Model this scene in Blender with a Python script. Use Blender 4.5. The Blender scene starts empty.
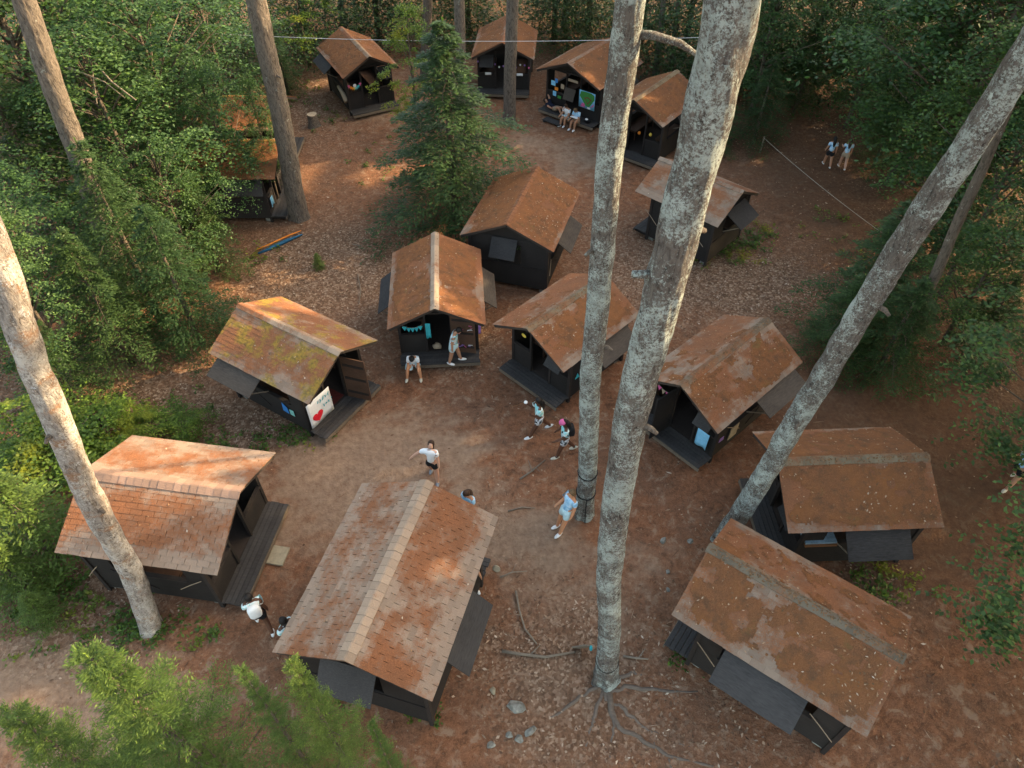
import bpy, bmesh, math, random
import numpy as np
from mathutils import Matrix, Vector, Euler
R = math.radians
rng = np.random.default_rng(7)
random.seed(7)
scene = bpy.context.scene
col = scene.collection

# ------------------------------------------------------------------ camera, sky, sun, exposure
CAM_H, PITCH, FPX = 17.0, R(46.60), 712.2
cam_d = bpy.data.cameras.new('camera'); cam = bpy.data.objects.new('camera', cam_d); col.objects.link(cam)
cam.location = (0, 0, CAM_H); cam.rotation_euler = (math.pi/2 - PITCH, 0, 0)
cam_d.sensor_width = 36; cam_d.lens = 36*FPX/1024; cam_d.clip_end = 2000; cam_d.clip_start = .05
scene.camera = cam

SUN_EL, SUN_AZ = 27.0, 72.0          # azimuth measured clockwise from +Y (the way the camera looks)
world = bpy.data.worlds.new('World'); scene.world = world; world.use_nodes = True
wn = world.node_tree.nodes; wl = world.node_tree.links
bg = wn['Background']; sky = wn.new('ShaderNodeTexSky'); sky.sky_type = 'NISHITA'; sky.sun_disc = False
sky.sun_elevation = R(SUN_EL); sky.sun_rotation = R(SUN_AZ); sky.dust_density = 3.0; sky.ozone_density = .5
wl.new(sky.outputs[0], bg.inputs[0]); bg.inputs[1].default_value = 0.15
sun_d = bpy.data.lights.new('sun', 'SUN'); sun = bpy.data.objects.new('sun', sun_d); col.objects.link(sun)
sun_d.energy = 2.4; sun_d.angle = R(0.6); sun_d.color = (1, .80, .58)
sv = Vector((math.cos(R(SUN_EL))*math.sin(R(SUN_AZ)), math.cos(R(SUN_EL))*math.cos(R(SUN_AZ)), math.sin(R(SUN_EL))))
sun.rotation_euler = sv.to_track_quat('Z', 'Y').to_euler(); sun.location = (30, 10, 40)
scene.view_settings.view_transform = 'Standard'; scene.view_settings.look = 'None'
scene.view_settings.exposure = 2.47; scene.view_settings.gamma = 1; scene.view_settings.use_curve_mapping = False
scene.view_settings.use_white_balance = True; scene.view_settings.white_balance_temperature = 8100; scene.view_settings.white_balance_tint = 6
scene.render.engine = 'CYCLES'
scene.cycles.use_denoising = True
scene.cycles.max_bounces = 6; scene.cycles.diffuse_bounces = 3; scene.cycles.transmission_bounces = 3
scene.cycles.transparent_max_bounces = 4; scene.cycles.caustics_reflective = False; scene.cycles.caustics_refractive = False

CP, SP = math.cos(PITCH), math.sin(PITCH)
def at(px, py, z=0.0):
    """the world point at height z that the photograph shows at pixel px, py"""
    u = (px-512)/FPX; v = (py-384)/FPX
    d = np.array([u, CP-v*SP, -SP-v*CP]); t = (z-CAM_H)/d[2]
    return np.array([d[0]*t, d[1]*t, z])
def ray(px, py):
    u = (px-512)/FPX; v = (py-384)/FPX
    d = np.array([u, CP-v*SP, -SP-v*CP]); return d/np.linalg.norm(d)

# ------------------------------------------------------------------ helpers
def tag(o, label=None, cat=None, group=None, kind=None):
    if label: o['label'] = label
    if cat: o['category'] = cat
    if group: o['group'] = group
    if kind: o['kind'] = kind
    return o
def link(name, me, parent=None):
    o = bpy.data.objects.new(name, me); col.objects.link(o)
    if parent is not None: o.parent = parent
    return o
def empty(name, loc=(0, 0, 0), rz=0, label=None, cat=None, group=None):
    o = link(name, None); o.location = loc; o.rotation_euler = (0, 0, rz); o.empty_display_size = .2
    return tag(o, label, cat, group)
def copy_tree(o, parent=None):
    c = o.copy(); col.objects.link(c); c.parent = parent
    for ch in o.children: copy_tree(ch, c)
    return c

class MB:
    """collects shapes, builds ONE mesh object"""
    def __init__(s): s.v = []; s.f = []; s.m = []; s.mi = 0
    def add(s, V, F):
        n = len(s.v); s.v += [tuple(map(float, p)) for p in V]
        s.f += [tuple(i+n for i in f) for f in F]; s.m += [s.mi]*len(F); return s
    def box(s, x0, x1, y0, y1, z0, z1, M=None):
        V = [(x, y, z) for x in (x0, x1) for y in (y0, y1) for z in (z0, z1)]
        if M is not None: V = [M @ Vector(p) for p in V]
        return s.add(V, [(0, 1, 3, 2), (4, 6, 7, 5), (0, 4, 5, 1), (2, 3, 7, 6), (0, 2, 6, 4), (1, 5, 7, 3)])
    def beam(s, a, b, w, h=None, up=(0, 0, 1)):
        a = Vector(a); b = Vector(b); d = b-a; L = d.length; h = h or w
        x = d.normalized(); u = Vector(up)
        if abs(x.dot(u)) > .98: u = Vector((1, 0, 0))
        y = u.cross(x).normalized(); z = x.cross(y)
        M = Matrix((( x.x, y.x, z.x, a.x), (x.y, y.y, z.y, a.y), (x.z, y.z, z.z, a.z), (0, 0, 0, 1)))
        return s.box(0, L, -w/2, w/2, -h/2, h/2, M)
    def tube(s, pts, rad, n=8, cap=True):
        pts = [Vector(p) for p in pts]; m = len(pts)
        if not hasattr(rad, '__len__'): rad = [rad]*m
        V = []; ref = Vector((0, 0, 1))
        t0 = (pts[1]-pts[0]).normalized()
        if abs(t0.dot(ref)) > .9: ref = Vector((1, 0, 0))
        x = ref.cross(t0).normalized()
        for i, p in enumerate(pts):
            t = (pts[min(i+1, m-1)]-pts[max(i-1, 0)]).normalized()
            x = (x - t*x.dot(t)).normalized(); y = t.cross(x)
            for k in range(n):
                a = 2*math.pi*k/n; V.append(p+(x*math.cos(a)+y*math.sin(a))*rad[i])
        F = [(i*n+k, i*n+(k+1) % n, (i+1)*n+(k+1) % n, (i+1)*n+k) for i in range(m-1) for k in range(n)]
        if cap: F += [tuple(range(n-1, -1, -1)), tuple((m-1)*n+k for k in range(n))]
        return s.add(V, F)
    def prism(s, poly, z0, z1, M=None):
        n = len(poly); V = [(x, y, z0) for x, y in poly]+[(x, y, z1) for x, y in poly]
        if M is not None: V = [M @ Vector(p) for p in V]
        return s.add(V, [tuple(range(n-1, -1, -1)), tuple(range(n, 2*n))]+[(k, (k+1) % n, n+(k+1) % n, n+k) for k in range(n)])
    def ell(s, c, r, nu=12, nv=8, fn=None, M=None):
        V = []
        for j in range(nv+1):
            th = math.pi*j/nv
            for k in range(nu):
                a = 2*math.pi*k/nu
                p = Vector((math.sin(th)*math.cos(a), math.sin(th)*math.sin(a), math.cos(th)))
                q = fn(p) if fn else p
                q = Vector((q.x*r[0], q.y*r[1], q.z*r[2]))
                if M is not None: q = M @ q
                V.append(q+Vector(c))
        F = [(j*nu+k, (j+1)*nu+k, (j+1)*nu+(k+1) % nu, j*nu+(k+1) % nu) for j in range(nv) for k in range(nu)]
        return s.add(V, F)
    def build(s, name, mat, parent=None, smooth=False, loc=None):
        me = bpy.data.meshes.new(name); me.from_pydata(s.v, [], s.f); me.validate(clean_customdata=False)
        for m in (mat if isinstance(mat, (list, tuple)) else [mat]): me.materials.append(m)
        if isinstance(mat, (list, tuple)) and len(me.polygons) == len(s.m): me.polygons.foreach_set('material_index', s.m)
        if smooth: me.polygons.foreach_set('use_smooth', [True]*len(me.polygons))
        me.update(); o = link(name, me, parent)
        if loc is not None: o.location = loc
        return o

def quad_mesh(name, V, mat, rnd=None):
    V = np.asarray(V, np.float32).reshape(-1, 3); n = len(V)//4
    me = bpy.data.meshes.new(name); me.vertices.add(4*n); me.vertices.foreach_set('co', V.ravel())
    me.loops.add(4*n); me.loops.foreach_set('vertex_index', np.arange(4*n, dtype=np.int32))
    me.polygons.add(n); me.polygons.foreach_set('loop_start', np.arange(0, 4*n, 4, dtype=np.int32))
    me.update(calc_edges=True); me.materials.append(mat)
    if rnd is None: rnd = rng.random(n)
    a = me.attributes.new('rnd', 'FLOAT', 'POINT'); a.data.foreach_set('value', np.repeat(rnd, 4).astype(np.float32))
    return me
def unit(a): return a/np.maximum(np.linalg.norm(a, axis=-1, keepdims=True), 1e-9)
def kites(C, U, N, l, w, fold=.15):
    """leaf shaped quads: centre C, along U, facing N"""
    U = unit(U); S = unit(np.cross(N, U)); Nn = np.cross(U, S)
    l = np.asarray(l)[..., None]; w = np.asarray(w)[..., None]
    return np.stack([C-U*l*.5, C+S*w*.5-U*l*.05-Nn*w*fold, C+U*l*.5, C-S*w*.5-U*l*.05-Nn*w*fold], 1)
def box_array(T, base):
    """T: n 4x4 transforms, base: 8 corner box -> quads (n*5 faces, no bottom)"""
    F = [(0, 4, 5, 1), (2, 3, 7, 6), (0, 1, 3, 2), (4, 6, 7, 5), (1, 5, 7, 3)]
    b = np.c_[np.asarray(base), np.ones(8)]
    P = np.einsum('nij,kj->nki', T, b)[..., :3]
    return P[:, np.array(F)].reshape(-1, 3)

# ------------------------------------------------------------------ materials
def mat(name):
    m = bpy.data.materials.new(name); m.use_nodes = True; nt = m.node_tree
    b = nt.nodes['Principled BSDF']; b.inputs['Specular IOR Level'].default_value = .25
    return m, nt, b
def node(nt, t, **kw):
    n = nt.nodes.new(t)
    for k, v in kw.items():
        if k.startswith('i_'): n.inputs[k[2:]].default_value = v
        else: setattr(n, k, v)
    return n
def mixc(nt, fac, a, b, blend='MIX'):
    n = nt.nodes.new('ShaderNodeMix'); n.data_type = 'RGBA'; n.blend_type = blend
    for sock, val in ((n.inputs[0], fac), (n.inputs[6], a), (n.inputs[7], b)):
        if hasattr(val, 'links') or isinstance(val, bpy.types.NodeSocket): nt.links.new(val, sock)
        elif isinstance(val, (int, float)): sock.default_value = val
        else: sock.default_value = (*val, 1)
    return n.outputs[2]
def math_(nt, op, a, b=0.0, c=None, clamp=False):
    n = nt.nodes.new('ShaderNodeMath'); n.operation = op; n.use_clamp = clamp
    for i, v in enumerate((a, b) if c is None else (a, b, c)):
        if isinstance(v, bpy.types.NodeSocket): nt.links.new(v, n.inputs[i])
        else: n.inputs[i].default_value = v
    return n.outputs[0]
def noise(nt, vec, scale, detail=4, rough=.6, dist=0):
    n = node(nt, 'ShaderNodeTexNoise'); n.inputs['Scale'].default_value = scale; n.inputs['Detail'].default_value = detail
    n.inputs['Roughness'].default_value = rough; n.inputs['Distortion'].default_value = dist
    if vec is not None: nt.links.new(vec, n.inputs['Vector'])
    return n.outputs[0]
def ramp(nt, fac, stops):
    n = nt.nodes.new('ShaderNodeValToRGB'); e = n.color_ramp.elements
    while len(e) < len(stops): e.new(.5)
    for i, (p, c) in enumerate(stops): e[i].position = p; e[i].color = (*c, 1) if hasattr(c, '__len__') else (c, c, c, 1)
    nt.links.new(fac, n.inputs[0]); return n.outputs[0]
def mapping(nt, vec, scale=(1, 1, 1), loc=(0, 0, 0)):
    n = nt.nodes.new('ShaderNodeMapping'); n.inputs['Scale'].default_value = scale; n.inputs['Location'].default_value = loc
    nt.links.new(vec, n.inputs['Vector']); return n.outputs[0]
def bump(nt, b, h, strength=.5, dist=.02):
    n = nt.nodes.new('ShaderNodeBump'); n.inputs['Strength'].default_value = strength; n.inputs['Distance'].default_value = dist
    nt.links.new(h, n.inputs['Height']); nt.links.new(n.outputs[0], b.inputs['Normal'])
def pos(nt): return nt.nodes.new('ShaderNodeNewGeometry').outputs['Position']
def objc(nt): return nt.nodes.new('ShaderNodeTexCoord').outputs['Object']
def attr(nt, name, out='Fac'):
    n = nt.nodes.new('ShaderNodeAttribute'); n.attribute_name = name; return n.outputs[out]
def orand(nt): return nt.nodes.new('ShaderNodeObjectInfo').outputs['Random']
def setc(nt, b, c):
    if isinstance(c, bpy.types.NodeSocket): nt.links.new(c, b.inputs['Base Color'])
    else: b.inputs['Base Color'].default_value = (*c, 1)

def plain(name, c, rough=.8, var=.15, scale=14):
    m, nt, b = mat(name); f = noise(nt, objc(nt), scale, 3)
    lo = tuple(x*(1-var) for x in c); hi = tuple(min(1, x*(1+var)) for x in c)
    setc(nt, b, ramp(nt, f, [(.3, lo), (.7, hi)])); b.inputs['Roughness'].default_value = rough
    return m
def wood(name, c, var=.5, rough=.8):
    m, nt, b = mat(name); p = pos(nt)
    g = noise(nt, mapping(nt, objc(nt), (3, 9, 26)), 2.2, 5, .65)
    big = noise(nt, p, 1.3, 4)
    f = math_(nt, 'ADD', math_(nt, 'MULTIPLY', g, .55), math_(nt, 'ADD', math_(nt, 'MULTIPLY', big, .3), math_(nt, 'MULTIPLY', orand(nt), .2)))
    lo = tuple(x*(1-var) for x in c); hi = tuple(x*(1+var) for x in c)
    setc(nt, b, ramp(nt, f, [(.3, lo), (.75, hi)])); b.inputs['Roughness'].default_value = rough
    bump(nt, b, g, .4, .01); return m
def leaf_mat(name, c, hue=(.8, 1.1, .6), trans=.35, var=.45, yellow=None):
    m, nt, b = mat(name)
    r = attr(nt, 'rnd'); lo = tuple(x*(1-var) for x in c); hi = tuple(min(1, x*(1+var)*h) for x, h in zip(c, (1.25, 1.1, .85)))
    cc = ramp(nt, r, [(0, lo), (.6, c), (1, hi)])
    if yellow:
        cc = mixc(nt, ramp(nt, noise(nt, pos(nt), .55, 3), [(.52, 0.0), (.66, 1.0)]), cc, yellow)
    tint = ramp(nt, orand(nt), [(0, (.8, .88, .82)), (1, (1.22, 1.12, .92))])
    cc = mixc(nt, 1.0, cc, tint, 'MULTIPLY')
    setc(nt, b, cc); b.inputs['Roughness'].default_value = .55; b.inputs['Specular IOR Level'].default_value = .3
    tr = nt.nodes.new('ShaderNodeBsdfTranslucent'); nt.links.new(mixc(nt, 1.0, cc, (1.25, 1.35, .6), 'MULTIPLY'), tr.inputs[0])
    mx = nt.nodes.new('ShaderNodeMixShader'); mx.inputs[0].default_value = trans
    nt.links.new(b.outputs[0], mx.inputs[1]); nt.links.new(tr.outputs[0], mx.inputs[2])
    nt.links.new(mx.outputs[0], nt.nodes['Material Output'].inputs[0]); return m
def bark_mat(name, base, dark, lichen, amount, zscale=.3, warm=None, amt2=.55):
    m, nt, b = mat(name); p = objc(nt)
    fis = noise(nt, mapping(nt, p, (1, 1, zscale)), 16, 8, .72, .9); plate = noise(nt, mapping(nt, p, (1, 1, .5)), 7, 5, .65, .5)
    cc = ramp(nt, fis, [(.36, dark), (.50, base), (.70, tuple(x*1.4 for x in base))])
    big = noise(nt, p, 1.0, 5, .62); fine = noise(nt, p, 30, 7, .8, .3); mid = noise(nt, p, 9, 5, .7)
    if warm:
        cc = mixc(nt, ramp(nt, noise(nt, mapping(nt, p, (1, 1, 1.8)), 2.0, 5, .65), [(.53, 0.0), (.64, .85)]), cc, warm)
    s = math_(nt, 'ADD', math_(nt, 'MULTIPLY', big, amt2), math_(nt, 'ADD', math_(nt, 'MULTIPLY', fine, .78), math_(nt, 'MULTIPLY', mid, .30)))
    mask = ramp(nt, s, [(amount, 0.0), (amount+.06, .92)])
    lic = ramp(nt, noise(nt, p, 4, 4), [(.36, tuple(x*.6 for x in lichen)), (.6, lichen)])
    cc = mixc(nt, mask, cc, lic)
    spots = ramp(nt, noise(nt, p, 4.3, 7, .75), [(.63, 0.0), (.655, .85)])
    cc = mixc(nt, spots, cc, tuple(min(.6, x*1.25) for x in lichen))
    holes = ramp(nt, noise(nt, mapping(nt, p, (1, 1, 1), (4, 4, 1)), 6.5, 5, .7), [(.29, .9), (.35, 0.0)])
    cc = mixc(nt, holes, cc, (.075, .05, .036))
    setc(nt, b, cc); b.inputs['Roughness'].default_value = .92
    bump(nt, b, math_(nt, 'ADD', fis, math_(nt, 'ADD', math_(nt, 'MULTIPLY', fine, .4), math_(nt, 'MULTIPLY', plate, .9))), 1.0, .06); return m

M = {}
M['wall'] = wood('dark stained boards', (.022, .018, .0155), .55)
M['post'] = wood('dark stained posts', (.026, .020, .017), .5)
M['shutter'] = wood('weathered black shutter', (.042, .038, .036), .6)
M['shutter_worn'] = wood('weathered grey brown shutter', (.068, .053, .042), .6)
M['deck'] = wood('weathered deck plank', (.048, .043, .040), .45)
M['deck_edge'] = wood('worn deck edge', (.16, .12, .085), .5)
M['floor'] = wood('dark floor', (.03, .022, .018), .3)
M['door'] = wood('brown door', (.085, .045, .028), .4)
M['fascia'] = wood('dark roof edge board', (.045, .033, .026), .4)
M['pale_wood'] = wood('pale raw wood', (.30, .22, .15), .35)
M['stick'] = wood('grey stick', (.20, .16, .12), .4)
M['root'] = wood('weathered root', (.14, .105, .08), .4)
M['white'] = plain('white', (.75, .75, .73), .7, .06)
M['red'] = plain('red', (.60, .015, .03), .7, .06)
M['teal'] = plain('teal', (.02, .38, .42), .7, .1)
M['blue'] = plain('blue', (.03, .22, .55), .7, .1)
M['sky_blue'] = plain('sky blue', (.20, .52, .72), .7, .1)
M['green'] = plain('green', (.04, .22, .05), .7, .1)
M['mint'] = plain('mint', (.22, .55, .48), .7, .1)
M['orange'] = plain('orange', (.75, .22, .03), .7, .1)
M['yellow'] = plain('yellow', (.70, .48, .08), .7, .1)
M['pink'] = plain('pink', (.65, .12, .28), .7, .1)
M['purple'] = plain('purple', (.30, .16, .42), .7, .1)
M['black'] = plain('black', (.01, .01, .01), .7, .1)
M['brown'] = plain('brown', (.16, .07, .03), .7, .1)
M['dark_blue'] = plain('dark blue cloth', (.012, .09, .16), .7, .15)
M['dark_red'] = plain('dark red floor mat', (.10, .018, .014), .8, .2)
M['faded_blue'] = plain('faded grey blue ticking', (.17, .25, .30), .9, .35, 6)
M['mat_tan'] = plain('sandy paving slab', (.30, .25, .17), .9, .2, 8)
M['wire'] = plain('pale wire', (.45, .45, .45), .5, .1)
M['rope'] = plain('pale rope', (.38, .34, .27), .9, .2)
M['stone'] = plain('grey field stone', (.20, .19, .16), .95, .5, 7)
M['cut_wood'] = plain('cut wood', (.36, .27, .18), .9, .25)

# roof materials -----------------------------------------------------------------------------
def roof_mat(name, needle, tone=(.26, .185, .135), rust=(.225, .088, .040), moss=0, off=0.0):
    m, nt, b = mat(name); p = mapping(nt, pos(nt), (1, 1, 1), (off, off*.7, 0))
    r = math_(nt, 'FRACT', math_(nt, 'ADD', attr(nt, 'rnd'), orand(nt)))
    sh = ramp(nt, r, [(0, tuple(x*.76 for x in tone)), (.5, tone), (1, tuple(x*1.14 for x in tone))])
    sh = mixc(nt, math_(nt, 'MULTIPLY', noise(nt, p, 30, 4), .5), sh, tuple(x*.55 for x in tone))
    big = noise(nt, p, .55, 5, .62); mid = noise(nt, p, 3.2, 5, .65); fine = noise(nt, p, 38, 4, .75)
    s = math_(nt, 'ADD', math_(nt, 'MULTIPLY', big, .9), math_(nt, 'ADD', math_(nt, 'MULTIPLY', mid, .45), math_(nt, 'MULTIPLY', fine, .4)))
    # needles gather in the middle of the slope and blow off the eave and the ridge
    oi = nt.nodes.new('ShaderNodeObjectInfo'); sc_ = nt.nodes.new('ShaderNodeSeparateColor'); nt.links.new(oi.outputs['Color'], sc_.inputs[0])
    e_ = math_(nt, 'ADD', attr(nt, 'slope_pos'), sc_.outputs[0])
    s = math_(nt, 'ADD', s, ramp(nt, e_, [(0, .36), (.22, .50), (.65, .50), (.97, .32)])); s = math_(nt, 'SUBTRACT', s, .47)
    mask = ramp(nt, s, [(needle-.07, 0.0), (needle+.08, 1.0)])
    ru = ramp(nt, fine, [(.25, tuple(x*.45 for x in rust)), (.52, rust), (.78, tuple(x*1.6 for x in rust))])
    ru = mixc(nt, ramp(nt, noise(nt, p, 1.7, 4), [(.4, 0.0), (.7, .6)]), ru, (rust[0]*.62, rust[1]*.75, rust[2]*.9))
    cc = mixc(nt, mask, sh, ru)
    if moss:
        mk = ramp(nt, noise(nt, mapping(nt, p, (1, 1, 1), (3.1, 1.7, 0)), 1.5, 5, .65), [(moss, 0.0), (moss+.10, .8)])
        gr = ramp(nt, noise(nt, p, 11, 3), [(.35, (.13, .10, .025)), (.65, (.32, .20, .03))])
        cc = mixc(nt, mk, cc, gr)
    setc(nt, b, cc); b.inputs['Roughness'].default_value = .92
    bump(nt, b, math_(nt, 'ADD', fine, math_(nt, 'MULTIPLY', mid, .8)), .55, .025); return m

# ------------------------------------------------------------------ the ground
def sines(seed, k, n=14):
    g = np.random.default_rng(seed); K = g.normal(size=(n, 2))*k; ph = g.random(n)*6.28; a = g.random(n)+.3
    return lambda x, y: (np.sin(x[..., None]*K[:, 0]+y[..., None]*K[:, 1]+ph)*a).sum(-1)/a.sum()*2
n_big, n_mid, n_small = sines(1, .22), sines(2, .8), sines(3, 2.6)
# real patches of different ground: (x, y, rx, ry, strength) worn = bare trodden dirt, litter = fallen leaves, dark = darker soil
def P2(px, py): q = at(px, py); return q[0], q[1]
worn = [(*P2(380, 470), 3.0, 2.4, 1.0), (*P2(300, 520), 1.8, 2.2, .6), (*P2(555, 590), 1.9, 1.6, .9), (*P2(460, 460), 2.5, 1.6, .6), (*P2(30, 690), 2.6, 1.5, 1.7), (*P2(650, 560), .9, .9, .5),
        (*P2(380, 110), 2.2, 5.5, .6), (*P2(570, 150), 4, 3.2, .8), (*P2(130, 690), 2.2, .9, .8), (*P2(520, 540), 1.6, .9, .6), (*P2(540, 690), 1.6, .7, .4)]
litter = [(*P2(715, 275), 4.6, 3.2, 1.3), (*P2(330, 262), 4.2, 3.8, 1.2), (*P2(285, 110), 3.0, 6, .9), (*P2(460, 330), 1.2, 2.4, .9), (*P2(560, 330), 1.2, 1.2, .6), (*P2(110, 400), 4, 2.2, 1.0),
          (*P2(250, 430), 2.2, 1.3, .8), (*P2(540, 650), 3.0, 1.3, .75), (*P2(590, 720), 3, .8, .6), (*P2(880, 600), 1.0, 1.4, .7), (*P2(80, 600), 3, 1.3, .7),
          (*P2(740, 130), 3, 4, .7), (*P2(560, 45), 12, 6, .6), (*P2(350, 380), .8, 1.5, .3)]
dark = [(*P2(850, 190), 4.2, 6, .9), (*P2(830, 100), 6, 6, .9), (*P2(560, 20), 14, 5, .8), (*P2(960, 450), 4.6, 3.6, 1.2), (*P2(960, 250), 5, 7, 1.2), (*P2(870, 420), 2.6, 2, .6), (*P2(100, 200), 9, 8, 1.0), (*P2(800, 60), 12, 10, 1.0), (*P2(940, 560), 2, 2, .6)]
def field(lst, x, y):
    f = np.zeros_like(x)
    for cx, cy, rx, ry, s in lst: f = f + s*np.exp(-(((x-cx)/rx)**2+((y-cy)/ry)**2))
    return f
def zones(x, y):
    jx = x+n_mid(x, y)*.9; jy = y+n_mid(y+7, x-3)*.9
    out = (np.abs(x+1) > 16) | (y > 44)
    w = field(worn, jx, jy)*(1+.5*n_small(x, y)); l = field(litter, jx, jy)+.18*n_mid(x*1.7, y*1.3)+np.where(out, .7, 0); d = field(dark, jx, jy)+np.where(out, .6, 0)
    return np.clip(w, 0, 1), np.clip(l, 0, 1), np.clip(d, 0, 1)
def ground_z(x, y): return .035*n_mid(x, y)+.02*n_small(x, y)

m, nt, b = mat('forest floor')
p = pos(nt); za = attr(nt, 'zone', 'Color'); sep = nt.nodes.new('ShaderNodeSeparateColor'); nt.links.new(za, sep.inputs[0])
f1 = noise(nt, p, .9, 5, .62); f2 = noise(nt, p, 5.5, 6, .68); f3 = noise(nt, p, 34, 5, .75); f4 = noise(nt, mapping(nt, p, (1, 1, 1), (5, 2, 0)), 1.9, 5, .6)
base = ramp(nt, f2, [(.3, (.115, .048, .025)), (.5, (.20, .083, .042)), (.68, (.28, .124, .066))])
base = mixc(nt, ramp(nt, f1, [(.42, 0.0), (.66, .8)]), base, (.155, .08, .05))
base = mixc(nt, ramp(nt, f3, [(.52, 0.0), (.70, .75)]), base, (.33, .17, .095))
base = mixc(nt, ramp(nt, f3, [(.28, .7), (.45, 0.0)]), base, (.055, .03, .02))
f5 = noise(nt, mapping(nt, p, (1, 1, 1), (9, 4, 0)), 2.6, 7, .72, .5)
base = mixc(nt, ramp(nt, f5, [(.53, 0.0), (.63, .85)]), base, (.28, .175, .115))
base = mixc(nt, ramp(nt, f5, [(.32, .85), (.45, 0.0)]), base, (.07, .036, .022))
wm = math_(nt, 'ADD', math_(nt, 'MULTIPLY', sep.outputs[0], 1.1), math_(nt, 'SUBTRACT', math_(nt, 'MULTIPLY', f4, 1.1), .68))
wcol = ramp(nt, f2, [(.3, (.19, .12, .08)), (.7, (.33, .235, .165))])
base = mixc(nt, ramp(nt, wm, [(.22, 0.0), (.75, .75)]), base, wcol)
vor = node(nt, 'ShaderNodeTexVoronoi'); vor.inputs['Scale'].default_value = 15; nt.links.new(p, vor.inputs['Vector'])
vs = nt.nodes.new('ShaderNodeSeparateColor'); nt.links.new(vor.outputs['Color'], vs.inputs[0])
lcol = ramp(nt, vs.outputs[0], [(0, (.085, .05, .03)), (.45, (.17, .10, .062)), (.8, (.28, .18, .12)), (1, (.44, .32, .225))])
base = mixc(nt, math_(nt, 'MULTIPLY', sep.outputs[1], .8, clamp=True), base, lcol)
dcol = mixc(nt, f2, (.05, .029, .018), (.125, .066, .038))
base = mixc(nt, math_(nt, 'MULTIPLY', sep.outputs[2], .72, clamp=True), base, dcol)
setc(nt, b, base); b.inputs['Roughness'].default_value = .95; b.inputs['Specular IOR Level'].default_value = .1
bump(nt, b, math_(nt, 'ADD', f3, math_(nt, 'ADD', math_(nt, 'MULTIPLY', f2, 1.2), math_(nt, 'MULTIPLY', vor.outputs[0], .6))), .6, .04)
M['ground'] = m
gx = np.r_[-400, -200, -110, -70, np.arange(-50, 50.1, .3), 70, 110, 200, 400]; gy = np.r_[-300, -120, -50, -20, np.arange(-8, 72.1, .3), 100, 160, 260, 500]
X, Y = np.meshgrid(gx, gy); Z = ground_z(X, Y)*((np.abs(X) < 52) & (Y < 74) & (Y > -9))
me = bpy.data.meshes.new('ground'); nx, ny = len(gx), len(gy); me.vertices.add(nx*ny)
me.vertices.foreach_set('co', np.stack([X, Y, Z], -1).astype(np.float32).ravel())
I = (np.arange(ny-1)[:, None]*nx+np.arange(nx-1)).ravel(); Q = np.stack([I, I+1, I+nx+1, I+nx], 1).astype(np.int32)
me.loops.add(Q.size); me.loops.foreach_set('vertex_index', Q.ravel()); me.polygons.add(len(Q)); me.polygons.foreach_set('loop_start', np.arange(0, Q.size, 4, dtype=np.int32))
me.polygons.foreach_set('use_smooth', np.ones(len(Q), bool)); me.update(calc_edges=True); me.materials.append(M['ground'])
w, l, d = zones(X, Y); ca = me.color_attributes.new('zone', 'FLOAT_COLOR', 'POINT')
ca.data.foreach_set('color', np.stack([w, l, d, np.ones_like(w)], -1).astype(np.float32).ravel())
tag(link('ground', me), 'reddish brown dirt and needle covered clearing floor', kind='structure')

# ------------------------------------------------------------------ cabins
# key: x, y, yaw of the front (deg), roof length, roof width, eave height, ridge height
L0, W0, E0, R0 = 3.96, 3.11, 2.18, 2.94
CAB = {
 'A': (-8.40, 9.99, -8.5, L0, W0+.33, E0+.13, R0+.13), 'F': (-2.67, 7.81, 73.7, L0+.49, W0+.35, E0+.17, R0+.17),
 'B': (-6.62, 15.66, -31.5, L0+.03, W0-.13, E0-.05, R0-.05), 'C': (-2.52, 18.70, -85.9, L0+.03, W0-.11, E0-.21, R0-.21),
 'D': (.38, 22.83, 73.0, L0+.06, W0+.28, E0-.02, R0-.02), 'E': (1.73, 16.94, -134.7, L0-.36, W0-.21, E0-.09, R0-.09),
 'G': (6.13, 14.66, -138.1, L0+.12, W0-.35, E0-.03, R0-.03), 'I': (8.47, 10.80, -177.5, L0-.18, W0-.05, E0-.03, R0-.03),
 'J': (6.10, 7.01, 143.6, L0+.24, W0-.14, E0+.07, R0+.07), 'K': (-7.83, 36.74, -61.9, L0+.20, W0-.28, E0+.05, R0+.05),
 'L': (-.34, 38.64, -94.4, L0-.12, W0, E0-.03, R0-.03), 'M': (3.86, 35.63, -128.1, L0, W0+.55, E0+.07, R0+.07),
 'H': (7.17, 24.35, 137.9, L0-.33, W0-.11, E0-.08, R0-.08), 'N': (6.48, 31.68, -127.9, L0-.16, W0-.12, E0+.10, R0+.10),
 'O': (-11.35, 26.75, 0.0, L0, W0, E0, R0), 'Q': (-11.95, 30.75, 0.0, L0, W0, E0, R0)}
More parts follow.
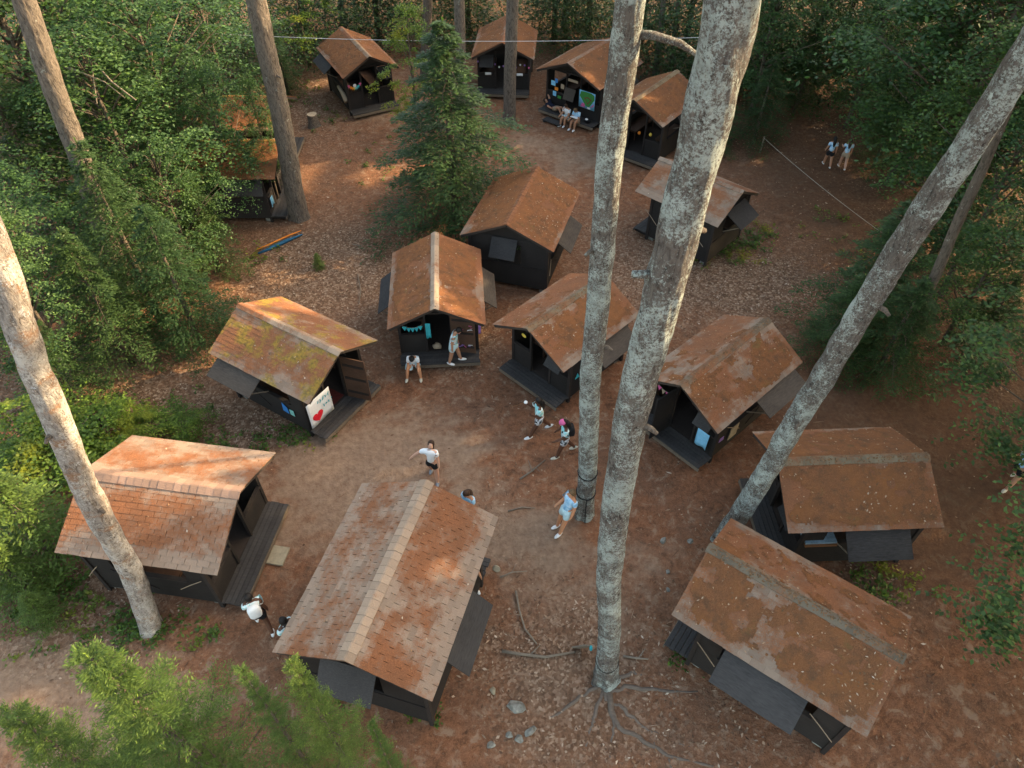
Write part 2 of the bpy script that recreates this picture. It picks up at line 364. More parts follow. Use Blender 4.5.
# needle threshold (lower = more needles), ridge cap look, moss
SURF = {'A': (.86, (.32, .20, .145), 0), 'F': (.845, (.37, .265, .19), 0), 'B': (.78, (.33, .24, .17), .485), 'C': (.74, (.34, .25, .18), 0), 'D': (.66, None, .66), 'E': (.77, (.19, .145, .095), 0),
        'G': (.78, (.17, .125, .085), 0), 'I': (.70, (.20, .155, .10), 0), 'J': (.76, (.17, .135, .095), .70), 'K': (.72, (.26, .18, .12), 0), 'L': (.70, None, .58), 'M': (.72, None, .66),
        'H': (.86, (.27, .20, .15), 0), 'N': (.72, (.24, .17, .10), 0), 'O': (.70, (.40, .19, .055), 0), 'Q': (.70, (.40, .19, .055), 0)}
LAB = {
 'A': 'cabin behind the leaning left trunk, broad pinkish ridge band and long grey side deck', 'F': 'largest brown shingled cabin in the near foreground with a tan ridge band',
 'B': 'cabin with yellow moss on its roof and a red heart banner by the porch', 'C': 'cabin facing the camera with two people on its porch and a brown open door',
 'D': 'cabin under the big hemlock with rust needles and a shutter on its near gable', 'E': 'cabin behind the middle trunk with an angled black deck toward the walkers',
 'G': 'cabin right of the thick lichen trunk with a blue towel on its front rail', 'I': 'cabin at the foot of the leaning right trunk with one sunlit orange roof spot',
 'J': 'nearest cabin at lower right with a wide open black shutter below its eave', 'K': 'far cabin at upper left with small rainbow bunting on its dark front',
 'L': 'farthest cabin at top centre behind a thin trunk and overhead wire', 'M': 'far cabin with a green ball field poster and people sitting on its deck',
 'H': 'cabin crossed by the thick lichen trunk with a grey shutter over the mossy ground', 'N': 'far cabin half hidden between the two big grey trunks',
 'O': 'cabin half hidden under leaves at upper left beside a straight trunk', 'Q': 'cabin almost wholly hidden under leaves behind another at upper left'}
ROOFM = {k: roof_mat('needle strewn shingles '+k, v[0], tone=(.29, .205, .15) if k in 'AF' else (.26, .185, .135), moss=v[2], off=i*3.7) for i, (k, v) in enumerate(SURF.items())}
CAPM = {k: (roof_mat('ridge cap '+k, .96 if k in 'AFC' else .86, tone=v[1], off=i*2.1) if v[1] else ROOFM[k]) for i, (k, v) in enumerate(SURF.items())}
TAB_W, TAB_E = .30, .142
tab_base = [(x, y, z) for x in (-TAB_W/2+.005, TAB_W/2-.005) for y in (0, TAB_E+.035) for z in (0, 1)]
tab_base = [(x, y, (-.010 if z == 0 else (.004 if y == 0 else .013))) for x, y, z in tab_base]
tab_fine = [(math.copysign(TAB_W/2-.001, x), y, z*.6) for x, y, z in tab_base]
def tab_mesh(m):
    b_ = MB(); b_.add(tab_base, [(0, 1, 3, 2), (4, 6, 7, 5), (0, 4, 5, 1), (2, 3, 7, 6), (0, 2, 6, 4), (1, 5, 7, 3)])
    me = bpy.data.meshes.new('shingle'); me.from_pydata(b_.v, [], b_.f); me.materials.append(m); return me
m_lit = None
def litter_mat(name, stops):
    m, nt, b = mat(name); setc(nt, b, ramp(nt, attr(nt, 'rnd'), stops)); b.inputs['Roughness'].default_value = .9; return m
MAT_COVER = {'B': 0, 'C': .22, 'D': .45, 'E': .06, 'G': .08, 'H': .0, 'I': .36, 'J': .12, 'K': .35, 'L': .4, 'M': .4, 'N': .4, 'O': .3, 'Q': .3, 'A': 0, 'F': 0}
def needle_mat_():
    m, nt, b = mat('matted pine needles'); p = pos(nt); fine = noise(nt, p, 42, 5, .8); mid = noise(nt, p, 5, 5, .7); big = noise(nt, p, 1.4, 4)
    cc = ramp(nt, fine, [(.26, (.085, .036, .018)), (.5, (.20, .083, .038)), (.75, (.34, .155, .075))])
    cc = mixc(nt, ramp(nt, mid, [(.42, .0), (.66, .7)]), cc, (.145, .066, .034)); cc = mixc(nt, ramp(nt, big, [(.45, 0.0), (.7, .6)]), cc, (.24, .095, .036)); cc = mixc(nt, ramp(nt, noise(nt, p, 2.7, 6, .7), [(.50, 0.0), (.66, .75)]), cc, (.105, .058, .034))
    cc = mixc(nt, ramp(nt, noise(nt, mapping(nt, p, (1, 1, 1), (2, 8, 1)), 1.8, 6, .7), [(.60, 0.0), (.70, .6)]), cc, (.13, .10, .035))
    setc(nt, b, cc); b.inputs['Roughness'].default_value = .97; b.inputs['Specular IOR Level'].default_value = .1; bump(nt, b, math_(nt, 'ADD', fine, mid), .8, .03); return m
NEEDLE = needle_mat_()
M['litter'] = litter_mat('dry fallen leaves', [(0, (.09, .047, .027)), (.35, (.19, .105, .062)), (.7, (.33, .215, .14)), (.9, (.46, .34, .245)), (1, (.58, .47, .36))])
M['roof_litter'] = litter_mat('dry leaves on roof', [(0, (.10, .06, .03)), (.35, (.20, .10, .05)), (.65, (.30, .17, .09)), (.92, (.38, .26, .17)), (1, (.50, .41, .32))])

def lap_wall(mb, a, b_, z0, z1, out, t=.03, step=.17):
    """lapped boards between plan points a and b; out = outward normal"""
    a = Vector((*a, 0)); b_ = Vector((*b_, 0)); o = Vector((*out, 0)); z = z0
    while z < z1-.02:
        zz = min(z+step, z1); j = random.uniform(-.004, .004)
        V = [a-o*t+Vector((0, 0, z)), b_-o*t+Vector((0, 0, z)), b_+o*(.012+j)+Vector((0, 0, z)), a+o*(.012+j)+Vector((0, 0, z)),
             a-o*t+Vector((0, 0, zz)), b_-o*t+Vector((0, 0, zz)), b_+o*j+Vector((0, 0, zz)), a+o*j+Vector((0, 0, zz))]
        mb.add(V, [(0, 1, 2, 3), (7, 6, 5, 4), (0, 4, 5, 1), (1, 5, 6, 2), (2, 6, 7, 3), (3, 7, 4, 0)]); z = zz
    return mb

def shutter(root, hinge_a, hinge_b, drop, ang, out, mat_, stick=True, name='shutter'):
    """panel hinged along a-b swung out by ang degrees from the wall"""
    a = Vector(hinge_a); b_ = Vector(hinge_b); o = Vector((*out, 0)).normalized()
    ax = (b_-a).normalized(); dn = Vector((0, 0, -math.cos(R(ang))))+o*math.sin(R(ang)); n = ax.cross(dn).normalized()
    Mx = Matrix(((ax.x, dn.x, n.x, a.x), (ax.y, dn.y, n.y, a.y), (ax.z, dn.z, n.z, a.z), (0, 0, 0, 1)))
    L = (b_-a).length; k = max(3, round(L/.28)); s = MB()
    s.box(0, L, 0, drop, -.012, .012, Mx)
    sh = s.build(name, mat_, root)
    for q in (.12, drop-.12):                                   # battens
        sg = 1 if n.dot(o) < 0 else -1
        MB().box(.04, L-.04, q-.04, q+.04, *( (.014, .034) if sg > 0 else (-.034, -.014)), Mx).build('batten', M['post'], sh)
    if stick:
        e = a+ax*L*.93+dn*drop*.92-o*.02; w_ = a+ax*L*.93+Vector((0, 0, -drop*1.0))
        MB().beam(e, w_, .022, .03).build('prop_stick', M['stick'], sh)
    return sh

ROOT = {}
SPARE = {'J': [(1, .16, .29), (1, .78, .93)], 'A': [(-1, .2, .36), (-1, .88, .97)], 'H': [(1, .68, .88), (1, .12, .3)], 'D': [(-1, .85, .95)], 'G': [(1, .25, .4)], 'K': [(1, .1, .3)]}
def cabin(key, shutters=(), gable_shutter=None, front=(), door=None, indiv=False, deck_worn=True):
    x, y, yaw, L, W, he, hr = CAB[key]
    root = empty('cabin', (x, y, 0), R(yaw), LAB[key], 'cabin', 'dark wooden cabins of the camp'); ROOT[key] = root
    b = W/2-.24; f = L/2-.66; r = -L/2+.24; fl = .30
    slope = math.atan2(hr-he, W/2); SL = math.hypot(hr-he, W/2)
    zr = lambda yy: hr-.075-(hr-he)*abs(yy)/(W/2)          # roof underside
    wt = zr(b)
    MB().box(r, f, -b, b, fl-.10, fl).build('floor', M['floor'], root)
    for px in (r+.15, f-.15):
        for py in (-b+.15, b-.15): MB().box(px-.12, px+.12, py-.1, py+.1, -.06, fl-.10).build('pier', M['stone'], root)
    # deck
    n = 5; dx0 = f+.008; dx1 = L/2-.01; pw = (dx1-dx0)/n
    dk = MB()
    for yy in (-b+.1, 0, b-.1): dk.box(dx0, dx1-.03, yy-.04, yy+.04, fl-.20, fl-.045)
    dk = dk.build('deck_frame', M['post'], root)
    for i in range(n):
        e = random.uniform(-.02, .02)
        MB().box(dx0+i*pw+.006, dx0+(i+1)*pw-.006, -b-.05+e, b+.05+e, fl-.042, fl-.004+random.uniform(-.004, .004)).build('deck_plank', M['deck'], dk)
    MB().box(dx1-.028, dx1+.012, -b-.06, b+.06, fl-.16, fl-.046).build('deck_fascia', M['deck_edge'] if deck_worn else M['deck'], dk)
    # corner and intermediate posts
    for px in (r, f):
        for s in (-1, 1): MB().box(px-.05, px+.05, s*b-.05, s*b+.05, .0, wt+.02).build('post', M['post'], root)
    # side walls: low boarded wall, a band under the eave, open between
    sill = fl+.82
    for s in (-1, 1):
        wb = lap_wall(MB(), (r+.05, s*b), (f-.05, s*b), fl-.12, sill, (0, s)); lap_wall(MB(), (r+.05, s*b), (f-.05, s*b), wt-.20, wt+.03, (0, s)).build('eave_board', M['wall'], root)
        lap_wall(wb, (r+.05, s*b), (r+.62, s*b), sill, wt-.20, (0, s)); lap_wall(wb, (f-.55, s*b), (f-.05, s*b), sill, wt-.20, (0, s))
        wb.build('wall', M['wall'], root)
        MB().box(r+.6, f-.53, s*b-.05, s*b+.07, sill+.002, sill+.04).build('sill', M['post'], root)
        MB().beam((r+.5, s*(b+.02), sill+.06), ((r+f)/2, s*(b+.03), fl+.2), .05, .02, (0, s, 0)).build('brace', M['post'], root)
    # back wall with gable
    def gable(xx, out, name):
        g = MB(); V = [(xx, -b, wt), (xx, b, wt), (xx, 0, zr(0)+.0), (xx-out*.03, -b, wt), (xx-out*.03, b, wt), (xx-out*.03, 0, zr(0))]
        g.add(V, [(0, 1, 2), (5, 4, 3), (0, 3, 4, 1), (1, 4, 5, 2), (2, 5, 3, 0)]); return g.build(name, M['wall'], root)
    gable(r-.002, -1, 'gable_board'); gable(f+.002, 1, 'gable_board')
    bw = lap_wall(MB(), (r-.02, -b+.05), (r-.02, b-.05), fl-.12, sill, (-1, 0)); lap_wall(MB(), (r-.02, -b+.05), (r-.02, b-.05), wt-.22, wt, (-1, 0)).build('eave_board', M['wall'], root)
    for s in (-1, 1): lap_wall(bw, (r-.02, s*(b-.05)), (r-.02, s*.48), sill, wt-.22, (-1, 0))
    bw.build('wall', M['wall'], root)
    MB().box(r-.055, r+.02, -b, b, sill-.06, sill-.02).build('rail', M['post'], root)
    # front wall: doorway in the middle, low boarded wall with an opening each side
    dw = .42
    for s in (-1, 1):
        fw = lap_wall(MB(), (f+.02, s*(dw+.04)), (f+.02, s*(b-.05)), fl, fl+.78, (1, 0)); lap_wall(MB(), (f+.02, s*(dw+.04)), (f+.02, s*(b-.05)), wt-.12, wt, (1, 0)).build('eave_board', M['wall'], root)
        fw.build('wall', M['wall'], root)
        MB().box(f-.03, f+.06, s*dw-.035, s*dw+.035, fl, wt+.03).build('post', M['post'], root)
        MB().box(f-.03, f+.075, min(s*(dw+.04), s*(b-.05)), max(s*(dw+.04), s*(b-.05)), fl+.782, fl+.83).build('rail', M['post'], root)
    MB().box(f-.03, f+.065, -dw+.04, dw-.04, wt-.06, wt+.0).build('door_lintel', M['post'], root)
    if door:                                              # (side, opening angle, material)
        s, ang, dm = door; h = Vector((f+.09, s*dw, 0)); d_ = Vector((math.sin(R(ang)), -s*math.cos(R(ang)), 0))
        dd = MB(); nrm = Vector((-d_.y, d_.x, 0))
        Mx = Matrix(((d_.x, nrm.x, 0, h.x), (d_.y, nrm.y, 0, h.y), (0, 0, 1, 0), (0, 0, 0, 1)))
        dd.box(0, .8, -.018, .018, fl+.02, min(wt-.02, fl+1.75), Mx); do = dd.build('door', dm, root)
        for zz in (.25, .85, 1.4): MB().box(.05, .75, -.034, -.019, fl+zz, fl+zz+.09, Mx).build('batten', M['post'], do)
    for s, kind in front:                                  # small shutter leaning out of the front opening
        y0, y1 = (s*(dw+.08), s*(b-.1)); shutter(root, (f+.08, min(y0, y1), wt-.13), (f+.08, max(y0, y1), wt-.13), .62, 38, (1, 0), M[kind], False)
    for s, x0, x1, drop, ang, kind in shutters:            # x0,x1 as fraction of the roof length from the front
        xa = L/2-x0*L; xb = L/2-x1*L
        shutter(root, (xb, s*(b+.045), wt-.06), (xa, s*(b+.045), wt-.06), drop, ang, (0, s), M[kind])
    if gable_shutter:
        wdt, drop, ang, off = gable_shutter
        shutter(root, (r-.075, off-wdt/2, wt+.02), (r-.075, off+wdt/2, wt+.02), drop, ang, (-1, 0), M['shutter'])
    for s, x0, x1 in SPARE.get(key, ()):                   # pale spare props hooked along the wall
        xa = L/2-x0*L; xb = L/2-x1*L; MB().tube([(xa, s*(b+.06), sill+.22), ((xa+xb)/2, s*(b+.10), sill+.02), (xb, s*(b+.13), sill-.22)], .012, 5).build('prop_stick', M['pale_wood'], root)
    # inside: two bunks
    for s in (-1, 1):
        bk = MB(); bk.box(r+.15, r+2.0, s*b-s*.06 if s < 0 else b-.76, s*b+.70 if s < 0 else b-.06, fl+.38, fl+.46)
        for px in (r+.2, r+1.95):
            for py in (.1, .66): bk.box(px-.03, px+.03, s*(b-py)-.03, s*(b-py)+.03, fl, fl+.38)
        bk.build('bunk', M['door'], root)
    # roof: deck slabs, rake and eave boards, shingles, ridge caps
    rf = MB(); cs, sn = math.cos(slope), math.sin(slope)
    prof = [(-W/2, he-.02), (0, hr-.02), (W/2, he-.02), (W/2, he-.06), (0, hr-.062), (-W/2, he-.06)]
    V = [(xx, py, pz) for xx in (-L/2, L/2) for py, pz in prof]
    rf.add(V, [(0, 1, 7, 6), (1, 2, 8, 7), (2, 3, 9, 8), (3, 4, 10, 9), (4, 5, 11, 10), (5, 0, 6, 11), (0, 5, 4, 1), (1, 4, 3, 2), (6, 7, 10, 11), (7, 8, 9, 10)])
    roof = rf.build('roof', M['fascia'], root)
    for ex in (-L/2, L/2):
        for s in (-1, 1):
            MB().beam((ex-math.copysign(.015, ex), s*(W/2-.01), he-.085), (ex-math.copysign(.015, ex), s*.03, hr-.085), .022, .085, (0, 0, 1)).build('rake_board', M['fascia'], roof)
    Ts = []; PE = []; rows = int(math.ceil((SL+.02)/TAB_E)); E = (SL+.025)/rows
    for s in (-1, 1):
        for i in range(rows):
            q0 = i*E; xx = -L/2-.02; nxt = xx+TAB_W*((i % 2)*.5+.5)+random.uniform(-.03, .03)
            while xx < L/2+.02-.001:
                x1 = nxt if nxt < L/2-.04 else L/2+.02; nxt = x1+TAB_W; cxx = (xx+x1)/2; sc = (x1-xx)/TAB_W
                q = q0+random.uniform(-.006, .006); lift = random.uniform(0, .006); tw = random.uniform(-.015, .015)
                PE.append(i/rows); Ts.append(Matrix(((-s*sc if s > 0 else sc, 0, 0, cxx), (0, s*cs*E/TAB_E, s*sn, s*q*cs), (0, -sn*E/TAB_E, cs, hr-.012-q*sn+lift), (0, 0, 0, 1))) @ Matrix.Rotation(tw, 4, 'Z'))
                xx = x1
    camv = root.matrix_basis.inverted() @ Vector((0, 0, CAM_H))
    if indiv:
        od = sorted(range(len(Ts)), key=lambda i_: (Ts[i_].translation-camv).length); Ts = [Ts[i_] for i_ in od]; PE = [PE[i_] for i_ in od]; tm = tab_mesh(ROOFM[key])
        for t, e_ in zip(Ts[:300], PE):
            o = link('shingle', tm, roof); o.matrix_local = t; o.color = (e_, 0, 0, 1)
        rest = Ts[300:]; PE = PE[300:]
    else: rest = Ts
    if rest:
        TT = np.array([np.array(t) for t in rest]); me = quad_mesh('shingle_courses', box_array(TT, tab_base if indiv else tab_fine), ROOFM[key], np.repeat(rng.random(len(rest)), 5))
        at_ = me.attributes.new('slope_pos', 'FLOAT', 'POINT'); at_.data.foreach_set('value', np.repeat(np.array(PE), 20).astype(np.float32))
        so = tag(link('shingle_courses', me, roof), kind='stuff'); so.color = (0, 0, 0, 1)
    n = int(L/.19); cw = .07 if key in 'OQ' else .15 if CAPM[key] is not ROOFM[key] else .12
    if key in 'AF': cw = .20
    for i in range(n):
        xa = -L/2-.02+i*(L+.04)/n; xb = xa+(L+.04)/n+.03; h = hr+.022+random.uniform(0, .008)
        z2 = h-cw*sn+.002; y2 = cw*cs; c_ = MB()
        V = [(xa, -y2, z2), (xa, -.02, h-.002), (xa, .02, h-.002), (xa, y2, z2), (xb, -y2, z2-.012), (xb, -.02, h-.014), (xb, .02, h-.014), (xb, y2, z2-.012)]
        V += [(px, py, pz-.022) for px, py, pz in V]
        F = [(0, 4, 5, 1), (1, 5, 6, 2), (2, 6, 7, 3), (9, 13, 12, 8), (10, 14, 13, 9), (11, 15, 14, 10), (0, 8, 12, 4), (3, 7, 15, 11), (0, 1, 9, 8), (1, 2, 10, 9), (2, 3, 11, 10), (4, 12, 13, 5), (5, 13, 14, 6), (6, 14, 15, 7)]
        c_.add(V, F); c_.build('ridge_cap', CAPM[key], roof).color = (.05, 0, 0, 1)
    # thick mats of fallen needles lying over the shingles
    cov = MAT_COVER.get(key, 0)
    if cov:
        nf1, nf2, nf3 = sines(ord(key)+5, 1.3), sines(ord(key)*2+9, 4.2), sines(ord(key)*3+3, 12)
        nu, nv = int(L/.05), int(SL/.05); gu, gv = np.meshgrid(np.linspace(.004, .996, nu), np.linspace(.02, .99, nv), indexing='ij'); quads_ = []
        for s_ in (-1, 1):
            xx = -L/2+gu*L; qq_ = gv*SL; fld = cov+.42*nf1(xx, qq_+s_*7)+.30*nf2(xx, qq_-s_*3)+.22*nf3(xx, qq_)-.75*np.clip((gv-.80)/.2, 0, 1)**1.5-.5*np.clip((.14-gv)/.14, 0, 1)-.35*np.clip((np.abs(gu-.5)-.44)/.06, 0, 1)
            hh_ = .008+np.clip(fld, 0, .5)*.035+.006*nf3(xx*1.7, qq_*1.7)
            P3 = np.stack([xx, s_*(qq_*cs+hh_*sn), hr-.004-qq_*sn+hh_*cs], -1); ok = (fld[:-1, :-1] > 0) & (fld[1:, 1:] > -.06)
            a_ = np.stack([P3[:-1, :-1], P3[1:, :-1], P3[1:, 1:], P3[:-1, 1:]], 2)[ok]
            quads_.append(a_ if s_ < 0 else a_[:, ::-1])
        tag(link('needle_mat', quad_mesh('needle_mat', np.concatenate(quads_), NEEDLE), roof), kind='stuff')
    # leaves and twigs lying on the roof
    nl = {'A': 90, 'F': 120, 'H': 60, 'D': 700, 'B': 400, 'J': 800, 'I': 700, 'G': 600, 'E': 500, 'M': 450, 'N': 450, 'L': 350, 'O': 400}.get(key, 220)
    cl = rng.random((6, 2))
    k_ = rng.integers(0, 6, nl); qx = np.where(rng.random(nl) < .5, cl[k_, 0]+rng.normal(0, .09, nl), rng.random(nl)); qq = np.where(rng.random(nl) < .5, cl[k_, 1]+rng.normal(0, .12, nl), rng.random(nl))
    if key in 'EGIJNB': rid = rng.random(nl) < .45; qq = np.where(rid, np.abs(rng.normal(0, .05, nl)), qq); qx = np.where(rid, rng.random(nl), qx)
    qx = np.clip(qx, .01, .99); qq = np.clip(qq, .02, .98); ss = np.where(rng.random(nl) < .5, -1, 1)
    C = np.stack([-L/2+qx*L, ss*qq*SL*cs, hr+(.045 if cov else .02)-qq*SL*sn], 1); a = rng.random(nl)*6.28
    U = np.stack([np.cos(a), ss*cs*np.sin(a), -sn*np.sin(a)], 1)+rng.normal(0, .12, (nl, 3)); N = np.stack([np.zeros(nl), ss*sn, np.full(nl, cs)], 1)+rng.normal(0, .25, (nl, 3))
    me = quad_mesh('leaf_litter', kites(C, U, N, rng.uniform(.03, .085, nl), rng.uniform(.015, .045, nl), .2), M['roof_litter'], np.where(qq < .12, .5, 1)*rng.random(nl))
    tag(link('leaf_litter', me, roof), kind='stuff')
    return root

cabin('A', shutters=[(1, .45, .8, .8, 40, 'shutter')], indiv=True)
cabin('F', shutters=[(1, .30, .68, .95, 35, 'shutter'), (-1, .42, .80, .95, 46, 'shutter')], gable_shutter=(1.25, .8, 40, .12), indiv=True)
cabin('B', shutters=[(-1, .48, .92, .85, 62, 'shutter_worn'), (1, .4, .8, .8, 30, 'shutter')], door=(1, 105, M['door']))
cabin('C', shutters=[(1, .34, .80, .85, 52, 'shutter_worn'), (-1, .34, .80, .85, 52, 'shutter')], door=(1, 168, M['door']))
cabin('D', shutters=[(-1, .36, .82, .85, 55, 'shutter_worn'), (1, .3, .7, .8, 30, 'shutter')], gable_shutter=(.95, .75, 38, .1))
cabin('E', shutters=[(1, .40, .85, .9, 48, 'shutter_worn')], front=[(1, 'shutter')])
cabin('G', shutters=[(1, .45, .92, .85, 62, 'shutter_worn')], front=[(1, 'shutter')], door=(-1, 95, M['wall']))
cabin('H', gable_shutter=(1.35, .85, 60, 0), shutters=[(-1, .4, .8, .8, 30, 'shutter')])
cabin('I', shutters=[(1, .38, .80, .95, 55, 'shutter')], front=[(1, 'shutter')])
cabin('J', shutters=[(1, .30, .73, 1.0, 56, 'shutter')])
cabin('K', shutters=[(-1, .45, .9, .8, 55, 'shutter')], front=[(1, 'shutter')])
cabin('L', front=[(-1, 'shutter')])
cabin('M', shutters=[(1, .4, .8, .8, 40, 'shutter')], front=[])
cabin('N', shutters=[(1, .4, .8, .8, 40, 'shutter')], front=[(-1, 'shutter')])
cabin('O', shutters=[(-1, .15, .55, .8, 25, 'shutter')])
cabin('Q')
def inside(key, p):
    """local cabin point -> world"""
    x, y, yaw = CAB[key][:3]; c, s = math.cos(R(yaw)), math.sin(R(yaw)); return Vector((x+c*p[0]-s*p[1], y+s*p[0]+c*p[1], p[2]))
def fdims(key):
    L, W = CAB[key][3:5]; return L/2-.66, W/2-.24, L
# ------------------------------------------------------------------ trees
M['leaf_hemlock'] = leaf_mat('hemlock needles', (.052, .102, .038), trans=.35)
M['leaf_dark'] = leaf_mat('dark evergreen needles', (.034, .072, .028), trans=.25)
M['leaf_broad'] = leaf_mat('broad green leaves', (.054, .115, .046), trans=.4)
M['leaf_bright'] = leaf_mat('bright green leaves', (.095, .165, .035), trans=.4, yellow=(.20, .22, .03))
M['leaf_cedar'] = leaf_mat('light green needles', (.115, .185, .05), trans=.42)
M['leaf_ground'] = leaf_mat('low green leaves', (.07, .13, .03), trans=.35, yellow=(.22, .20, .03))
M['bark'] = bark_mat('grey bark with pale lichen', (.135, .115, .098), (.035, .028, .023), (.42, .475, .43), .80)
M['bark_tan'] = bark_mat('pale tan flaking bark', (.29, .25, .215), (.09, .062, .045), (.60, .55, .48), .79, warm=(.30, .15, .075))
M['bark_far'] = bark_mat('grey brown bark', (.15, .12, .095), (.05, .04, .032), (.26, .27, .23), .93)
M['bark_thin'] = bark_mat('thin tree bark', (.13, .10, .075), (.05, .04, .03), (.28, .27, .22), .97)

def trunk_mesh(name, pts, rads, material, seg=28, ridges=0, step=.11, lump=.035, flare=.9, flare_h=.45, seed=0):
    """a knobbly tapered trunk along pts (n,3)"""
    g = np.random.default_rng(seed); pts = np.asarray(pts, float)
    s = np.r_[0, np.cumsum(np.linalg.norm(np.diff(pts, axis=0), axis=1))]; n = max(24, int(s[-1]/step)); t = np.linspace(0, s[-1], n)
    P = np.stack([np.interp(t, s, pts[:, i]) for i in range(3)], 1); r = np.interp(t, s, rads)
    wob = sum(np.sin(t[:, None]*k+g.random(2)*6.28)*a for k, a in ((.5, .03), (1.1, .016), (2.3, .007))); P[:, :2] += wob*np.clip(t/2, 0, 1)[:, None]
    th = np.linspace(0, 2*np.pi, seg, endpoint=False); T, TH = np.meshgrid(t, th, indexing='ij')
    rr = np.ones_like(T)
    for k in range(26):
        kt = g.uniform(.6, 9); m_ = g.integers(0, 6); rr += lump*g.uniform(.2, 1)*np.sin(kt*T+m_*TH+g.random()*6.28)*(1.6/(1+kt*.25))*.35
    rr += flare*np.exp(-T/flare_h)*(.55+.45*np.cos(5*TH+g.random()*6)*(.6+.4*np.sin(2*TH)))
    if ridges:                                             # bark plates: warped furrows and cross cracks
        for m_, kz, a_ in ((7, 1.1, .5), (11, 2.3, .35), (15, 3.9, .25)):
            w_ = 1.6*np.sin(T*kz+3*TH+g.random()*6)+1.1*np.sin(T*kz*2.7+2*TH+g.random()*6)
            rr += ridges*a_*(np.abs(np.sin(m_*TH*.5*2/2+w_))**.6-.6)
        rr += ridges*.35*(np.abs(np.sin(T*9+2.2*np.sin(3*TH+T)+g.random()*6))**.5-.6)
    rad = r[:, None]*rr
    V = np.stack([P[:, None, 0]+rad*np.cos(TH), P[:, None, 1]+rad*np.sin(TH), np.broadcast_to(P[:, None, 2], TH.shape)], -1).reshape(-1, 3)
    F = [(i*seg+k, i*seg+(k+1) % seg, (i+1)*seg+(k+1) % seg, (i+1)*seg+k) for i in range(n-1) for k in range(seg)]
    me = bpy.data.meshes.new(name); me.from_pydata(V.tolist(), [], F); me.polygons.foreach_set('use_smooth', [True]*len(F)); me.materials.append(material); me.update()
    return me

def crown_pine(seed, h=9, rad=3.2, z0=0, n_br=70):
    """crown of a tall pine: whorled limbs carrying needle tufts, local z from z0"""
    g = np.random.default_rng(seed); out = []; wood_ = MB()
    for i in range(n_br):
        u = i/n_br; z = z0+u*h; L = rad*(1-.75*u)*g.uniform(.55, 1.1)*(.55+.45*min(1, u*5)); az = g.random()*6.28
        d = np.array([math.cos(az), math.sin(az), .15]); q = np.array([0, 0, z])
        wood_.tube([q, q+d*L*.5, q+d*L+np.array([0, 0, .25*L*.3])], [.05, .03, .01], 5)
        m_ = int(22*L/rad)+6; s = g.uniform(.3, 1.05, m_); C = q+d*L*s[:, None]+g.normal(0, .16*L*.6, (m_, 3))*np.array([1, 1, .5])
        for c in C:
            k = 26; dirs = unit(g.normal(0, 1, (k, 3))+np.array([0, 0, .5])); out.append(kites(c+dirs*.16, dirs, g.normal(0, 1, (k, 3)), g.uniform(.22, .42, k), g.uniform(.05, .10, k)))
    return np.concatenate(out), wood_

def hemlock(seed, h, rad, z_start=.08, n_br=130, stations=13, kl=.20, kw=.075, droop=.25, up=0.0, nk=6, power=.8, material='leaf_hemlock', twig=.5, vary=(.5, 1.15)):
    """a layered conifer: trunk mesh + crown mesh"""
    g = np.random.default_rng(seed); out = []; rn = []; wd = MB()
    wd.tube([(0, 0, -.15), (.02, .01, h*.5), (0, 0, h*.985)], [.028*h*.55+.03, .018*h*.55+.02, .008], 8)
    for i in range(n_br):
        u = (i+g.random())/n_br; z = h*(z_start+(1-z_start)*u); L = rad*((1-u)**power)*g.uniform(*vary)+.10; az = i*2.39996+g.normal(0, .3)
        if i % 4 == 0:
            wd.tube([(0, 0, z), (math.cos(az)*L*.5, math.sin(az)*L*.5, z+up*L*.5), (math.cos(az)*L*.9, math.sin(az)*L*.9, z+up*L*.9-droop*L*.8)], [.018+.006*L, .012, .004], 4)
        n = max(4, int(stations*(.35+.65*L/rad))); s = np.linspace(.12, 1, n)
        hd = np.array([math.cos(az), math.sin(az), 0]); sd = np.array([-math.sin(az), math.cos(az), 0])
        zz = z+up*L*s-droop*L*s**2; P = hd*(L*s)[:, None]; P[:, 2] = zz
        tl = twig*L*(1.05-s)*.9+.12
        for side in (-1, 1):
            k = nk; t = np.linspace(.1, 1, k)[None, :]*g.uniform(.8, 1.1, (n, k))
            td = unit(hd*.62+sd*side*.78+np.array([0, 0, up*.5-.12])+g.normal(0, .12, (n, 1, 3)))
            C = P[:, None]+td*(tl[:, None]*t)[..., None]+g.normal(0, .02+.02*L, (n, k, 3))
            U = td+sd*g.normal(0, .45, (n, k, 1))+hd*g.normal(.2, .35, (n, k, 1))+g.normal(0, .12, (n, k, 3))
            N = np.array([0, 0, 1.])+g.normal(0, .35, (n, k, 3))
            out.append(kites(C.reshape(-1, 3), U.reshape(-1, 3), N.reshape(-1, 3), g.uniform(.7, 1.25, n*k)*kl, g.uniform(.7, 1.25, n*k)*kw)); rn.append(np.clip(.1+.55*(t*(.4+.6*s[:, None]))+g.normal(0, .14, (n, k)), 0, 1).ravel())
    t = np.linspace(0, 1, 14); tip = np.stack([0*t, 0*t, h*(.96+.05*t)], 1); a = g.random(14)*6.28
    out.append(kites(tip, np.stack([np.cos(a)*.5, np.sin(a)*.5, np.ones(14)], 1), g.normal(0, 1, (14, 3)), np.full(14, kl), np.full(14, kw))); rn.append(np.full(14, .9))
    return np.concatenate(out), wd, np.concatenate(rn)

